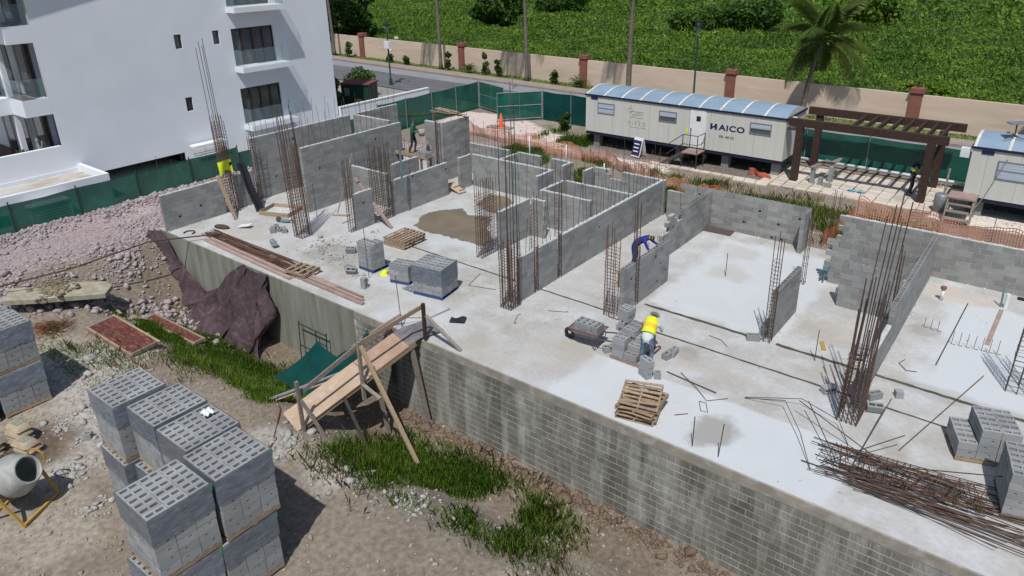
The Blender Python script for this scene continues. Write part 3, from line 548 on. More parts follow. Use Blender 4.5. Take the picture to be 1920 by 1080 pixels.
for l, p, r, m in (('straight dark rod lying on the slab right of the wooden pallets', [(-7.42,16.03,.02),(-5.9,15.87,.02)], .02, 'steel'), ('bent thin rod lying across the dark rod near the pallets', [(-7.08,16.2,.04),(-6.4,15.75,.05),(-5.95,15.4,.015),(-5.54,15.83,.015)], .009, 'rust'),
    ('small rectangular stirrup lying on the slab', [(-6.1,15.28,.012),(-5.92,15.3,.012),(-5.72,14.95,.012),(-5.9,14.92,.012),(-6.1,15.28,.012)], .009, 'rust'), ('hooked rod lying beside the dense rebar column', [(-12.75,16.25,.06),(-12.85,16.2,.015),(-12.6,15.7,.015),(-12.5,15.72,.06)], .009, 'steel'),
    ('hooked bar lying on the slab in front of the flat rebar column', [(-12.2,17.0,.05),(-12.15,17.05,.015),(-11.75,17.25,.015),(-11.6,17.3,.06)], .009, 'steel'), ('long thin curved rod on the slab left of the big right column', [(-5.2,16.1,.02),(-4.2,16.2,.3),(-3.5,15.2,.25),(-2.95,14.3,.02)], .01, 'steel'), ('second thin curved rod springing over the slab near the rod heap', [(-5.2,16.15,.02),(-3.9,16.6,.25),(-2.9,16.3,.2),(-2.5,15.7,.02)], .01, 'steel'),
    ('long rod lying on the slab towards the right edge', [(-1.5,16.2,.03),(-.35,20.9,.05)], .013, 'rust'), ('long straight rod lying on the far right slab', [(-1.5,20.8,.02),(-1.35,25.5,.02)], .016, 'steel'), ('thin curved wire on the joint behind the worker', [(-7.3,18.6,.02),(-6.9,18.55,.02),(-6.6,18.3,.02)], .008, 'steel'),
    ('bent wire hook on the slab beside the far right wall', [(-2.25,20.6,.02),(-2.35,20.3,.02),(-2.1,20.0,.02),(-1.85,20.1,.02)], .01, 'steel'), ('short red rod on the slab beside the pallet stack', [(-6.35,14.35,.015),(-6.1,14.6,.015)], .012, 'rednail'), ('thin rod leaning up from the slab near the wrapped block pallet', [(-14.6,17.2,.02),(-15.6,16.9,.02),(-15.9,17.9,.02)], .008, 'rust'), ('long rusty rod reaching over the slab edge from the rod stack', [(-27.0,14.35,.16),(-28.3,12.0,.3),(-28.6,9.0,.1),(-29.8,6.2,-.12)], .03, 'rust')):
    rodthing(l, p, r, m)
# bundles
t = thing('rebar_bundle', 'long bundle of thin rusty rods lying along the front left slab edge', 'rebar bundle', (-28.1, 14.45, 0))
for k in range(46):
    y0 = R.uniform(-.5, .15); L = R.uniform(5.2, 7.0); z = .02+.02*R.randint(0, 4); x0 = R.uniform(0, .5); link('bar', rod(L, .012, 'rust'), t, (x0, y0, z), (R.gauss(0, .006), math.pi/2, R.gauss(-.035, .02)))
t = thing('steel_mesh_bundle', 'short bundle of rusty ties and rods in front of the long rod bundle', 'rebar bundle', (-26.6, 13.95, 0))
for k in range(40): link('bar', rod(R.uniform(3.4, 3.9), .010, 'rust'), t, (R.uniform(0, .25), R.uniform(-.2, .28), .02+.016*R.randint(0, 5)), (0, math.pi/2, R.gauss(0, .012)))
t = thing('rebar_heap', 'heap of long rusty rods and loose cages on the slab at the bottom right', 'rebar heap', (-3.1, 14.3, 0))
for k in range(60): link('bar', rod(R.uniform(2.4, 4.2), .011, 'rust' if R.random() < .6 else 'steel'), t, (R.uniform(-.2, 1.4), R.uniform(-.15, 1.25), .02+.015*R.randint(0, 6)), (0, math.pi/2+R.gauss(0, .015), R.gauss(.08, .10)))
lsm = MB().tube([(-.2,-.2,0),(.2,-.2,0),(.2,.2,0),(-.2,.2,0),(-.2,-.2,0)], .009, 4, cap=False).mesh('stirrup', M['rust'])
for k in range(26): link('stirrup', lsm, t, (.4+k*.12, .45+.015*k, .32), (R.gauss(0,.2), math.pi/2+R.gauss(0,.2), 0))
for k, (ang, L) in enumerate(((.9, 2.2), (2.2, 2.0), (1.5, 2.6), (.3, 3.2), (2.8, 2.4))): link('bar', rod(L, .013, 'steel'), t, (.3+.3*k, .2+.2*k, .15), (0, math.pi/2-.15, ang))
# ---------------- pallets and blocks ----------------
def palletmb(w=1.2, d=1.0, h=.125, nb=7, jit=0.):
    mb = MB()
    for y in (-d/2+.02, 0, d/2-.02): mb.box(-w/2, y-.02, .02, w/2, y+.02, h-.022)
    for i in range(nb): x = -w/2+.05+(w-.1)*i/(nb-1); mb.box(x-.045, -d/2, h-.02, x+.045, d/2, h)
    for x in (-w/2+.05, 0, w/2-.05): mb.box(x-.045, -d/2, 0, x+.045, d/2, .018)
    return mb
def pallet(label, x, y, z, rz, w=1.2, d=1.0, m='wood', broken=0, group=None, nb=7, tilt=0):
    t = thing('wooden_pallet', label, 'pallet', (x, y, z), group=group, rot=(tilt, 0, rz))
    sm = MB().box(-w/2, -.02, .02, w/2, .02, .102).mesh('stringer', M[m]); dm = MB().box(-.045, -d/2, .0, .045, d/2, .019).mesh('deck_board', M[m])
    for yy in (-d/2+.02, 0, d/2-.02): link('stringer', sm, t, (0, yy, 0))
    for i in range(nb):
        if i in ((2,) if broken else ()): continue
        link('deck_board', dm, t, (-w/2+.05+(w-.1)*i/(nb-1), R.uniform(-.01,.01), .104), (R.gauss(0,.01)*(1+3*broken), 0, R.gauss(0, .02)+(R.gauss(0,.12) if broken and i < 4 else 0)))
    for xx in (-w/2+.05, 0, w/2-.05): link('bottom_board', dm, t, (xx, 0, 0))
    return t
def blockpallet(label, x, y, z, rz, nx=3, ny=6, nz=6, film=3, pm='wood', group=None, skip=lambda i, j, k: False, lbl2=None):
    t = thing('block_pallet', label, 'block pallet', (x, y, z), rz, group); part('pallet', palletmb(nx*.4, ny*.2), M[pm], t)
    for k in range(nz):
        for i in range(nx):
            for j in range(ny):
                if skip(i, j, k): continue
                vis = k == nz-1 or i in (0, nx-1) or j in (0, ny-1) or skip(i, j, k+1) or skip(i-1, j, k) or skip(i, j-1, k)
                if not vis: continue
                topb = k == nz-1 or skip(i, j, k+1)
                link('block', PB[0, 1 if topb else 0], t, ((i-(nx-1)/2)*.4+R.uniform(-.004,.004), (j-(ny-1)/2)*.2+R.uniform(-.003,.003), .126+k*.2), (R.gauss(0,.004), R.gauss(0,.004), R.choice((0, math.pi))+R.gauss(0,.008)))
    if film:
        mb = MB(); a, b = nx*.2+.012, ny*.1+.012; z0, z1 = .126+(nz-film)*.2, .126+nz*.2-.01; seg = []
        for (p, q) in (((-a,-b),(a,-b)),((a,-b),(a,b)),((a,b),(-a,b)),((-a,b),(-a,-b))):
            for s in range(6): seg.append((p[0]+(q[0]-p[0])*s/6, p[1]+(q[1]-p[1])*s/6))
        rows = [z0+R.uniform(-.01,.01)]+[z0+(z1-z0)*r/5 for r in range(1, 6)]; n = len(seg); k0 = len(mb.v)
        for rr, zz in enumerate(rows):
            for s, (px, py) in enumerate(seg): q = 1+R.uniform(-.004,.009); mb.v.append((px*q, py*q, zz+(R.uniform(-.035,.02) if rr == 0 else 0)))
        for rr in range(5):
            for s in range(n): a1, b1 = k0+rr*n+s, k0+rr*n+(s+1) % n; mb.f.append((a1, b1, b1+n, a1+n)); mb.m.append(0)
        part('stretch_film', mb, M['wrap'], t)
        if R.random() < .45: part('corner_tape', MB().box(a-.01, -b-.012, z1-.16, a+.012, -b+.02, z1-.01), M['hivg'], t)
    return t
G1 = -1.22; hp = math.pi/2
fp = [('foreground block pallet beside the rubble, far left of the cluster', -15.97, 5.52), ('foreground block pallet second from the left in the cluster', -14.57, 5.74), ('foreground block pallet with a white scrap lying on top', -13.24, 5.72), ('foreground block pallet at the right end of the cluster', -11.96, 5.6), ('foreground block pallet nearest the camera at the right', -12.0, 4.3)]
for l, x, y in fp:
    blockpallet(l.replace('foreground block pallet', 'upper foreground block pallet'), x, y, G1+1.53, hp, 3, 6, 7, 3)
    blockpallet(l.replace('foreground block pallet', 'lower foreground block pallet').replace('with a white scrap lying on top', 'under the one with a white scrap').replace('nearest the camera at the right', 'under the right one nearest the camera'), x+R.uniform(-.06,.06), y-.12+R.uniform(-.06,.06), G1, hp+R.uniform(-.03,.03), 3, 6, 7, 3)
lp = [(-22.95, 5.1, 'beside its own dark shadow'), (-22.98, 3.75, 'nearer the camera')]
for x, y, l in lp:
    blockpallet('upper block pallet of the left hand tower '+l, x, y, G1+1.32, hp+.03, 3, 6, 6, 3); blockpallet('lower block pallet of the left hand tower '+l, x+.03, y-.02, G1, hp, 3, 6, 6, 3)
blockpallet('upper block pallet of the left hand tower furthest from the camera', -24.35, 5.2, G1+1.0, hp+.05, 3, 6, 6, 3); blockpallet('lower block pallet of the left hand tower furthest from the camera', -24.3, 5.15, G1-.3, hp, 3, 6, 6, 3)
blockpallet('film-wrapped block pallet on a blue base standing on the slab', -16.22, 15.9, 0, D2R(10), 3, 5, 5, 3, 'bluepaint')
blockpallet('block pallet taken down in steps, on the slab left of the wrapped one', -19.5, 16.0, 0, D2R(0), 2, 4, 5, 0, 'bluepaint', skip=lambda i, j, k: (k > 4-j*1.3+2.5) if i == 0 else (k > 5 or j > 2))
blockpallet('half-size block pallet touching the wrapped one on the slab', -17.75, 15.85, 0, D2R(14), 2, 3, 3, 0, 'bluepaint')
blockpallet('new block pallet at the bottom right corner beside the rod heap', -.02, 17.3, 0, D2R(20), 3, 5, 4, 0, 'wood', skip=lambda i, j, k: k > 1 and i == 0)
blockpallet('block pallet cut off by the right edge of the photo', 1.1, 15.9, 0, D2R(12), 3, 6, 5, 0, 'wood')
for k in range(3): pallet(('bottom', 'middle', 'top')[k]+' pallet of the stack on the slab left of the wet room', -20.35+.03*k, 18.35, .128*k, D2R(2+R.uniform(-3,3)), 1.15, 1.2, 'wood')
for k in range(4): pallet(('bottom', 'second', 'third', 'top broken')[k]+' pallet of the stack near the front edge of the slab', -7.13+R.uniform(-.05,.05), 14.0+R.uniform(-.05,.05), .128*k, hp+D2R((12, 16, 6, 20)[k]), 1.15, 1.0, 'wood', broken=int(k == 3))
pallet('small pallet lying on the timbers at the front left of the slab', -21.2, 14.05, .12, D2R(8), 1.0, .8, 'wood', nb=4)
pallet('dark pallet lying flat behind the half-size block pallet', -18.3, 16.5, 0, D2R(25), 1.2, 1.0, 'woodp')
wp = pallet('red-edged pallet under the block pile beside the bending worker', -8.62, 16.35, 0, D2R(0), 1.0, 1.2, 'woodp')
BM = blockset(M['newblock'], .19)
ORD = ('front', 'second', 'third', 'fourth', 'fifth', 'rear')
def loose(label, x, y, z, rz=0, up=0, half=0, group=None, hol=1, end=0):
    return tag(link('concrete_block', BM[half, hol], None, (x, y, z+(.2 if end else 0)), (up, hp if end else 0, rz)), label, 'concrete block', group)
for k in range(3):
    for j in range(6):
        for i in range(2):
            if k == 2 and i == 1 and j < 2: continue
            if k == 1 and j == 0 and i == 1: continue
            loose(('bottom', 'middle', 'top')[k]+'-course block of the pile by the worker, '+('left', 'right')[i]+' column, '+ORD[j]+' row', -8.86+i*.4+R.uniform(-.015,.015), 15.85+j*.2+R.uniform(-.01,.01), .127+k*.192, R.gauss(0,.03), group=('bottom', 'middle', 'top')[k]+' course of the block pile by the worker')
for j in range(3): loose(('front', 'middle', 'rear')[j]+' block on the ridge crowning the pile beside the worker', -8.7, 16.2+j*.21, .127+3*.192, R.gauss(0,.05), group='ridge blocks of the pile by the worker')
for i in range(2):
    for k in range(4): loose(('bottom', 'second', 'third', 'top')[k]+' block of the '+('near', 'far')[i]+' loose stack against the flat rebar column', -9.6+.02*k, 17.35+i*.22, k*.192, R.gauss(0,.12)+(hp if k == 1 else 0), group='loose stack by the flat rebar column')
for k in range(3): loose(('bottom', 'middle', 'top')[k]+' block of the little tower in front of the worker', -7.82+.02*k, 15.5, k*.192, D2R(-25+R.uniform(-8,8)))
loose('block set askew at the foot of the little tower in front of the worker', -7.5, 15.62, 0, D2R(30), half=1)
loose('block standing between the wheelbarrow handles and the pile', -9.3, 16.05, 0, D2R(60)); loose('block on the slab right of the worker', -7.75, 16.75, 0, D2R(80)); loose('second block right of the worker, nearer the joint', -7.7, 16.98, 0, D2R(95))
for l, x, y, rz, up in (('single grey block standing on end at the front left of the slab', -18.55, 14.6, .2, 'end'), ('block tipped over in the small spill left of the stepped pallet', -19.75, 15.15, .5, .5), ('upright block in the small spill left of the stepped pallet', -20.05, 15.3, .1, 0), ('dark block alone on the gravelly patch behind the spill', -21.3, 16.4, .6, .3), ('block with two openings facing the camera beside the big rebar column', -25.35, 16.3, -.5, hp), ('block lying flat on the long rod bundle', -24.3, 14.95, -.3, 0), ('block lying on the joint beside the lone right wall', -6.15, 19.15, .5, 0), ('block lying left of the lone right wall column', -6.05, 19.75, 1.2, hp), ('second block stacked left of the lone right wall column', -6.1, 20.0, 1.2, hp),
    ('block lying left of the big right rebar column', -3.6, 17.75, .9, hp), ('upper of two dark blocks behind the bundled rods at right', -3.35, 20.2, .4, hp), ('lower of two dark blocks behind the bundled rods at right', -3.3, 19.9, .5, hp), ('block at the near end of the far right wall', -2.5, 18.1, .9, 0), ('tilted block at the near end of the far right wall', -2.35, 17.5, .4, .3), ('single block on the dirt left of the foreground pallets', -19.5, 5.5, .8, 0)):
    en = up == 'end'; up = 0 if en else up; z = (gz(x, y) if y < 13 else 0)+(.12 if 'bundle' in l else 0)+(.1 if up > 1 else .06 if up else 0)
    loose(l, x, y, z, rz, up, half=1 if 'dirt' in l else 0, end=en)
for i, (x, y, z, rz, u) in enumerate(((-17.6, 6.9, 0, .1, 0), (-17.3, 6.6, 0, 1.4, 0), (-17.25, 6.95, 0, .2, 0), (-17.5, 6.75, .19, .9, 0), (-17.2, 6.8, .19, .3, 0), (-17.35, 7.0, .38, .2, 0), (-17.55, 6.6, .38, .8, .4))):
    loose(('first', 'second', 'third', 'fourth', 'fifth', 'topmost', 'tilted')[i]+' block of the loose heap behind the foreground pallets', x+.9, y-.35, G1+.55+z, rz, u)
for i, (x, y, rz) in enumerate(((-25.9, 16.0, .3), (-25.7, 15.85, 1.2), (-26.0, 16.25, .8), (-25.6, 16.15, 2.0))): tag(link('block_offcut', BM[1, 1], None, (x, y, 0), (R.uniform(-.3,.3), R.uniform(-.3,.3), rz)), ('upper left', 'nearest', 'leftmost', 'right')[i]+' broken half block in the heap beside the big rebar column', 'block offcut', 'broken half blocks by the big rebar column')
tag(link('crossed_block', BM[1, 0], None, (-2.0, 18.55, 0), (0, 0, .5)), 'toothed block offcut lying beyond the right wall end', 'block offcut')
# ---------------- white building at left ----------------
FX = -39.5
bld = thing('apartment_building', 'large white rendered apartment building filling the upper left', 'building', (FX, 12.4, 0))
T = lambda p: (p[0]-FX, p[1]-12.4, p[2])
def facade(mb, y0, y1, z0, z1, opens, d=.35):           # wall in the plane x=0 (local) with real openings
    ysx = sorted({y0, y1, *[o[0] for o in opens], *[o[1] for o in opens]}); zsx = sorted({z0, z1, *[o[2] for o in opens], *[o[3] for o in opens]})
    for i in range(len(ysx)-1):
        for j in range(len(zsx)-1):
            c, e = (ysx[i]+ysx[i+1])/2, (zsx[j]+zsx[j+1])/2
            if any(o[0] < c < o[1] and o[2] < e < o[3] for o in opens): continue
            mb.quad([(0, ysx[i], zsx[j]), (0, ysx[i+1], zsx[j]), (0, ysx[i+1], zsx[j+1]), (0, ysx[i], zsx[j+1])])
    for a, b, c, e in opens:
        mb.quad([(0,a,c),(0,b,c),(-d,b,c),(-d,a,c)]); mb.quad([(-d,a,e),(-d,b,e),(0,b,e),(0,a,e)]); mb.quad([(0,a,c),(-d,a,c),(-d,a,e),(0,a,e)]); mb.quad([(0,b,e),(-d,b,e),(-d,b,c),(0,b,c)])
by = 12.4; wins = [(23.7, 26.45, 1.32, 3.42), (23.7, 26.5, 4.75, 6.86), (23.7, 26.5, 8.1, 10.2)]; smalls = [(20.29, 20.7, 6.12, 6.87), (22.55, 22.94, 6.12, 6.87), (20.28, 20.68, 2.69, 3.46), (20.29, 20.7, 9.5, 10.25)]
mb = MB(); facade(mb, 13.57-by, 30.65-by, .47, 13.2, [(a-by, b-by, c, d) for a, b, c, d in wins+smalls])
facade(mb, 19.65-by, 30.65-by, -2, .47, []); facade(mb, 13.57-by, 14.6-by, -2, .47, [])
D = -22
mb.quad([(0,18.25,-2),(D,18.25,-2),(D,18.25,13.2),(0,18.25,13.2)]); mb.quad([(0,1.17,13.2),(0,18.25,13.2),(D,18.25,13.2),(D,1.17,13.2)])
mb.quad([(0,2.2,.47),(0,7.25,.47),(-6,7.25,.47),(-6,2.2,.47)])
part('wall', mb, M['white'], bld)
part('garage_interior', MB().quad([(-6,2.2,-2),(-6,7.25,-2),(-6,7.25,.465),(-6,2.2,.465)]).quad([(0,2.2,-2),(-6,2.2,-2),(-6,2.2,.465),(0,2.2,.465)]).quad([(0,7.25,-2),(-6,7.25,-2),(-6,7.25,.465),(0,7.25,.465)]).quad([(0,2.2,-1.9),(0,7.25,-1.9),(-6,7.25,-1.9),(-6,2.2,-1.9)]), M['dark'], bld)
part('loggia_wall', MB().box(D, 1.17, -2, -.9, 1.4, 13.2), M['white'], bld)
# corner loggias: floors with white fascias, set back dark glazed fronts
for z0, z1 in ((-1.2, 0.9), (3.8, 4.6), (7.2, 8.0), (11.0, 11.8)):
    mb = MB(); mb.box(D, 0 if z0 > 0 else -8, z0, -.002, 1.166, z1)
    if z0 > 0: mb.box(D, -2.2, z0, -1.6, -.002, z1)
    part('floor_slab_edge', mb, M['white'], bld)
part('terrace_parapet', MB().box(-.25, -8, .9, -.001, 1.17, 2.2).box(-.25, -8, -2, -.001, 1.4, .9), M['white'], bld)
part('terrace_floor', MB().box(-9, -8, .9, -.26, 1.1, 1.0), M['deck'], bld)
for z0, z1 in ((1.0, 3.8), (4.6, 7.2), (8.0, 11.0)):
    f = part('glazed_front', MB().box(-6, .75, z0, -.35, .8, z1), M['brown'], bld)
    for k in range(5):
        x = -.5-k*1.05; part('glass_pane', MB().box(x-.86, .70, z0+.08, x, .745, z1-.1), M['glass'] if k % 2 == 0 else M['curtain'], f)
    part('loggia_column', MB().box(-1.9, -.0, z0, -1.62, .22, z1), M['white'], bld)
    if z0 > 2:
        g_ = MB()
        for k in range(5): g_.box(-.06-(k+1)*1.1+.03, -.05 if k else .03, z0, -.06-k*1.1, -.035 if k else .045, z0+.95)
        part('rail_glass', g_, M['glassrail'], bld)
        part('rail_glass', MB().box(-.05, .03, z0, -.035, 1.1, z0+.95), M['glassrail'], bld)
        part('balcony_floor', MB().box(-5.5, .05, z0, -.06, .7, z0+.012), M['deck'], bld)
for a, b, c, d in wins:
    f = MB(); a -= by; b -= by; xx = -.22
    f.box(xx, a, c, xx+.1, b, c+.08); f.box(xx, a, d-.1, xx+.1, b, d); n = 4
    for k in range(n+1): y = a+(b-a)*k/n; f.box(xx, max(a, y-.06), c+.081, xx+.1, min(b, y+.06), d-.101)
    fr = part('window_frame', f, M['brown'], bld)
    for k in range(n): y0, y1 = a+(b-a)*k/n+.061, a+(b-a)*(k+1)/n-.061; part('pane', MB().box(xx+.03, y0, c+.09, xx+.05, y1, d-.11), M['glass'], fr); part('curtain', MB().grid(lambda u, v: (xx-.02+.03*math.sin(u*22), y0+(y1-y0)*u, c+.09+(d-c-.2)*v), 22, 1), M['curtain'], fr)
    part('balcony_slab', MB().box(.001, a-.1, c-.33, .85, b+.45, c-.04), M['white'], bld)
    part('balcony_rail', MB().box(.80, a-.05, c-.04, .815, b+.4, c+.95).box(.02, b+.38, c-.04, .79, b+.395, c+.95).box(.02, a-.05, c-.04, .79, a-.035, c+.95), M['glassrail'], bld)
for a, b, c, d in smalls:
    f = part('small_window', MB().box(-.15, a-by, c, -.08, a-by+.06, d).box(-.15, b-by-.06, c, -.08, b-by, d).box(-.15, a-by+.061, c, -.08, b-by-.061, c+.06).box(-.15, a-by+.061, d-.06, -.08, b-by-.061, d), M['brown'], bld); part('pane', MB().box(-.14, a-by+.061, c+.061, -.11, b-by-.061, d-.061), M['glass'], f)
part('shadow_overhang', MB().prism([(-1,-3),(1.25,-3),(.95,2.56),(.5,10.5),(-1,10.5)], 12.4, 12.7), M['white'], bld)  # unseen overhang, its edge tapered to cast the sloping shadow on the facade
an = thing('annex', 'low white flat-roofed annex with puddled roof against the apartment building', 'annex', (-38, 9.5, 0))
a_ = MB(); x0, x1, y0, y1 = -1.49, 1.5, -4.5, 4.75
a_.box(x1-.15, y0, -2, x1, y1, 1.15); a_.box(x0, y1-.2, -2, x1-.151, y1, 1.15); a_.box(x0, y0, -2, x1-.151, y0+.2, 1.15); a_.box(x0, y0+.2, .78, x0+.06, y1-.2, .98)
part('wall', a_, M['white'], an); part('roof', MB().box(x0+.0, y0+.201, .5, x1-.151, y1-.201, .80), M['roofdeck'], an)
part('door_opening', MB().box(x1+.002, -.55, -2, x1+.02, .25, .35), M['dark'], an)
lv = thing('louvre_cage', 'white louvred box for air conditioners on the annex front', 'louvre', (-36.45, 11.2, 0)); part('frame', MB().box(0, -.8, .55, .7, .9, .62).box(.6, -.8, -.6, .68, -.72, .549).box(.6, .82, -.6, .68, .9, .549), M['whitem'], lv)
sm = MB().box(.62, -.71, 0, .66, .81, .06).mesh('slat', M['whitem'])
for k in range(8): link('slat', sm, lv, (0, 0, -.5+.13*k))
lv = thing('louvre_cage', 'white louvred box beyond the dark garage opening', 'louvre', (-39.35, 20.6, .0)); part('frame', MB().box(0, -.7, .75, .6, 1.3, .85), M['whitem'], lv)
for k in range(5): link('slat', sm, lv, (0, 0, .1+.13*k))
t = thing('potted_plant', 'leafy potted plant on the building terrace beside the stepladder', 'plant', (-40.9, 12.2, 1.0)); part('pot', MB().lathe([(.0,0),(.18,0),(.25,.35),(.22,.36),(.2,.3),(0,.3)], 12), M['beige'], t, smooth=True)
lf = MB()
for k in range(46):
    a = R.uniform(0, 6.28); e = R.uniform(.4, 1.3); L = R.uniform(.5, 1.1); d = Vector((math.cos(a)*math.cos(e), math.sin(a)*math.cos(e), math.sin(e))); s = Vector((-math.sin(a), math.cos(a), 0))*.06; p0 = Vector((0,0,.35)); mid = p0+d*L*.6; tip = p0+d*L+Vector((0,0,-.15)); lf.quad([p0, mid-s, tip, mid+s])
part('foliage', lf, M['shrub'], t)
t = thing('stepladder', 'aluminium stepladder standing on the white building terrace', 'stepladder', (-40.2, 12.9, 1.0), .4); 
part('front_frame', MB().bar((-.25,-.5,0),(-.15,0,1.5),.05,.03).bar((.25,-.5,0),(.15,0,1.5),.05,.03), M['galv'], t); part('rear_frame', MB().bar((-.25,.5,0),(-.15,.03,1.5),.04,.03).bar((.25,.5,0),(.15,.03,1.5),.04,.03), M['galv'], t)
for k in range(4): z = .3+.3*k; part('tread', MB().box(-.23+.02*k, -.5+z/3-.05, z, .23-.02*k, -.5+z/3+.05, z+.03), M['galv'], t)
t = thing('garden_wall', 'low white wall running on from the corner of the white building', 'wall', (-39.4, 30.7, 0)); part('body', MB().box(-.1, 0, -.4, .1, 8.5, 1.05), M['white'], t); part('coping', MB().box(-.13, 0, 1.051, .13, 8.5, 1.12), M['whitem'], t)
struct('planting_bed', MB().box(-50, 31, -.3, -41, 37, -.05), M['ground'])
t = thing('transformer_cabinet', 'dark green transformer cabinet with a small yellow warning plate', 'cabinet', (-42.8, 35.4, -.05), D2R(25)); part('body', MB().box(-1.1,-.8,0,1.1,.8,1.75), M['postg'], t); part('lid', MB().box(-1.2,-.9,1.751,1.2,.9,1.83), M['rednail'], t); part('warning_plate', MB().box(-.1,-.815,.35,.5,-.801,.7), M['lime'], t); part('sticker', MB().box(-.85,-.815,.9,-.45,-.801,1.5), M['galv'], t)
cu = [(-38.9+2.6*math.cos(a), 37.2+2.6*math.sin(a), .0) for a in [k*.15-1.2 for k in range(14)]]
single('yellow_kerb', MB().tube(cu, .13, 8), M['lime'], 'curved yellow painted kerb beyond the green fence', 'kerb', smooth=True)
# ---------------- green mesh fences ----------------
def fence(label, pts, z0, z1, posts=2.6, pm='postg', m='green', sag=.05):
    t = thing('mesh_fence', label, 'fence', (pts[0][0], pts[0][1], 0)); o = Vector((pts[0][0], pts[0][1], 0))
    for (a, b) in zip(pts[:-1], pts[1:]):
        a, b = Vector((*a, 0)), Vector((*b, 0)); d = b-a; L = d.length; n = Vector((-d.y, d.x, 0)).normalized(); k = max(1, round(L/posts))
        def fn(u, v, a=a, d=d, L=L, n=n, k=k):
            s = u*k % 1; za = z0 if not callable(z0) else z0(u); zb = z1 if not callable(z1) else z1(u)
            return a+d*u-o+n*(.05*math.sin(s*math.pi)*math.sin(v*3)+.02*math.sin(u*L*5))+Vector((0,0,za+(zb-za-sag*math.sin(s*math.pi))*v))
        part('netting', MB().grid(fn, k*6, 6), M[m], t)
        for j in range(k+1):
            p = a+d*(j/k)-o-n*.05; u = j/k; za = z0 if not callable(z0) else z0(u); zb = z1 if not callable(z1) else z1(u); part('post', MB().tube([p+Vector((0,0,za-.3)), p+Vector((0,0,zb+.12))], .03, 6), M[pm], t)
    return t
fence('long green mesh fence along the pink gravel lane at left', [(-34.8, -4), (-34.6, 20), (-34.9, 30)], lambda u: -.1, lambda u: 1.15+.3*u)
fence('green mesh fence running from the white wall back to the street corner', [(-34.9, 30.1), (-35.05, 40.0)], -.1, 1.85, pm='galv')
def gate(label, a, b, rz=None):
    t = thing('gate_panel', label, 'gate', (*a, 0)); d = Vector((b[0]-a[0], b[1]-a[1], 0)); L = d.length; t.rotation_euler.z = math.atan2(d.y, d.x)
    part('netting', MB().grid(lambda u, v: (L*u, .02*math.sin(u*9), .08+1.75*v), 8, 4), M['green'], t); fm = MB()
    for p, q in (((0,0,.05),(L,0,.05)),((0,0,1.85),(L,0,1.85)),((0,0,.95),(L,0,.95)),((0,0,.05),(0,0,1.85)),((L,0,.05),(L,0,1.85)),((L/2,0,.05),(L/2,0,1.85))): fm.tube([p, q], .025, 6)
    part('frame', fm, M['galv'], t)
gate('green gate leaf hinged at the street corner of the fence', (-34.9, 40.0), (-31.9, 39.1)); gate('paler green gate leaf swung towards the site', (-31.0, 37.3), (-28.95, 39.6))
fence('short green mesh fence between the gates and the long trailer', [(-28.85, 39.65), (-24.2, 39.6)], -.1, 1.85, pm='galv', m='greend')
fence('low green mesh fence behind the long trailer and the timber pergola', [(-24.0, 40.0), (8, 39.6)], -.1, 1.62, 3.2, pm='galv')
tag(link('fence_sill_pipe', MB().tube([(-11.5, 39.2, .12), (8, 39.0, .12)], .09, 8).mesh('fence_sill_pipe', M['pvc'], True)), 'white pipe lying along the foot of the fence behind the pergola', 'pipe')
# ---------------- boundary wall, pillars ----------------
t = thing('boundary_wall', 'long beige boundary wall with brown pillars behind the street', 'wall', (-30, 51.9, 0)); px = [-110, -95, -79, -63.2, -48, -33.6, -20.4, -8.0, 5, 18, 31]
for a, b in zip(px[:-1], px[1:]):
    a += .34; b -= .34; part('wall_bay', MB().prism([(a+30, wall_y(a)-51.9), (b+30, wall_y(b)-51.9), (b+30, wall_y(b)-51.7), (a+30, wall_y(a)-51.7)], -.3, 2.0), M['beige'], t)
for x in px:
    p = part('pillar', MB().box(-.33, -.3, -.3, .33, .32, 2.12).box(-.42, -.39, 2.121, .42, .41, 2.22).box(-.38, -.35, 2.221, .38, .37, 2.4), M['terra'], t, (x+30, wall_y(x)-51.9+.1, 0)); part('spike', MB().tube([(0,0,2.4),(0,0,2.95)], .025, 5).tube([(-.15,0,2.65),(.15,0,2.65)], .015, 4), M['black'], p)
# ---------------- street lamps ----------------
def lamp(label, x, y, h, arm=False):
    t = thing('street_lamp', label, 'street lamp', (x, y, -.1)); part('post', MB().lathe([(.16,0),(.15,.5),(.075,.6),(.055,h-.75)], 10), M['postg'], t, smooth=True)
    part('lantern', MB().lathe([(.04,h-.75),(.12,h-.68),(.24,h-.25),(.26,h-.22),(.26,h-.18)], 8), M['glassrail'], t); part('cap', MB().lathe([(.28,h-.18),(.25,h-.02),(.12,h+.1),(.0,h+.14)], 8), M['black'], t)
    if arm: part('camera_box', MB().box(-.12,-.35,h-2.0,.5,-.08,h-1.4), M['whitem'], t); part('camera_arm', MB().tube([(0,0,h-1.2),(1.0,0,h-1.1)], .025, 5), M['postg'], t); part('camera', MB().box(.95,-.07,h-1.17,1.3,.07,h-1.0).ell((.5,-.2,h-2.15),(.1,.1,.12)), M['whitem'], t)
lamp('dark green street lamp with camera box, left of the boundary wall', -47.7, 43.0, 5.15, True); lamp('dark green street lamp behind the long white trailer', -21.5, 47.6, 6.0)
single('round_street_sign', MB().tube([(0,0,0),(0,0,2.3)], .03, 6).lathe([(0,0),(.28,0),(.28,.03),(0,.03)], 14, (0,-.03,2.4), 0, Matrix.Rotation(hp, 4, 'X')), M['woodg'], 'small round sign on a post seen edge-on by the street', 'sign', (-37.5, 47.2, -.1))
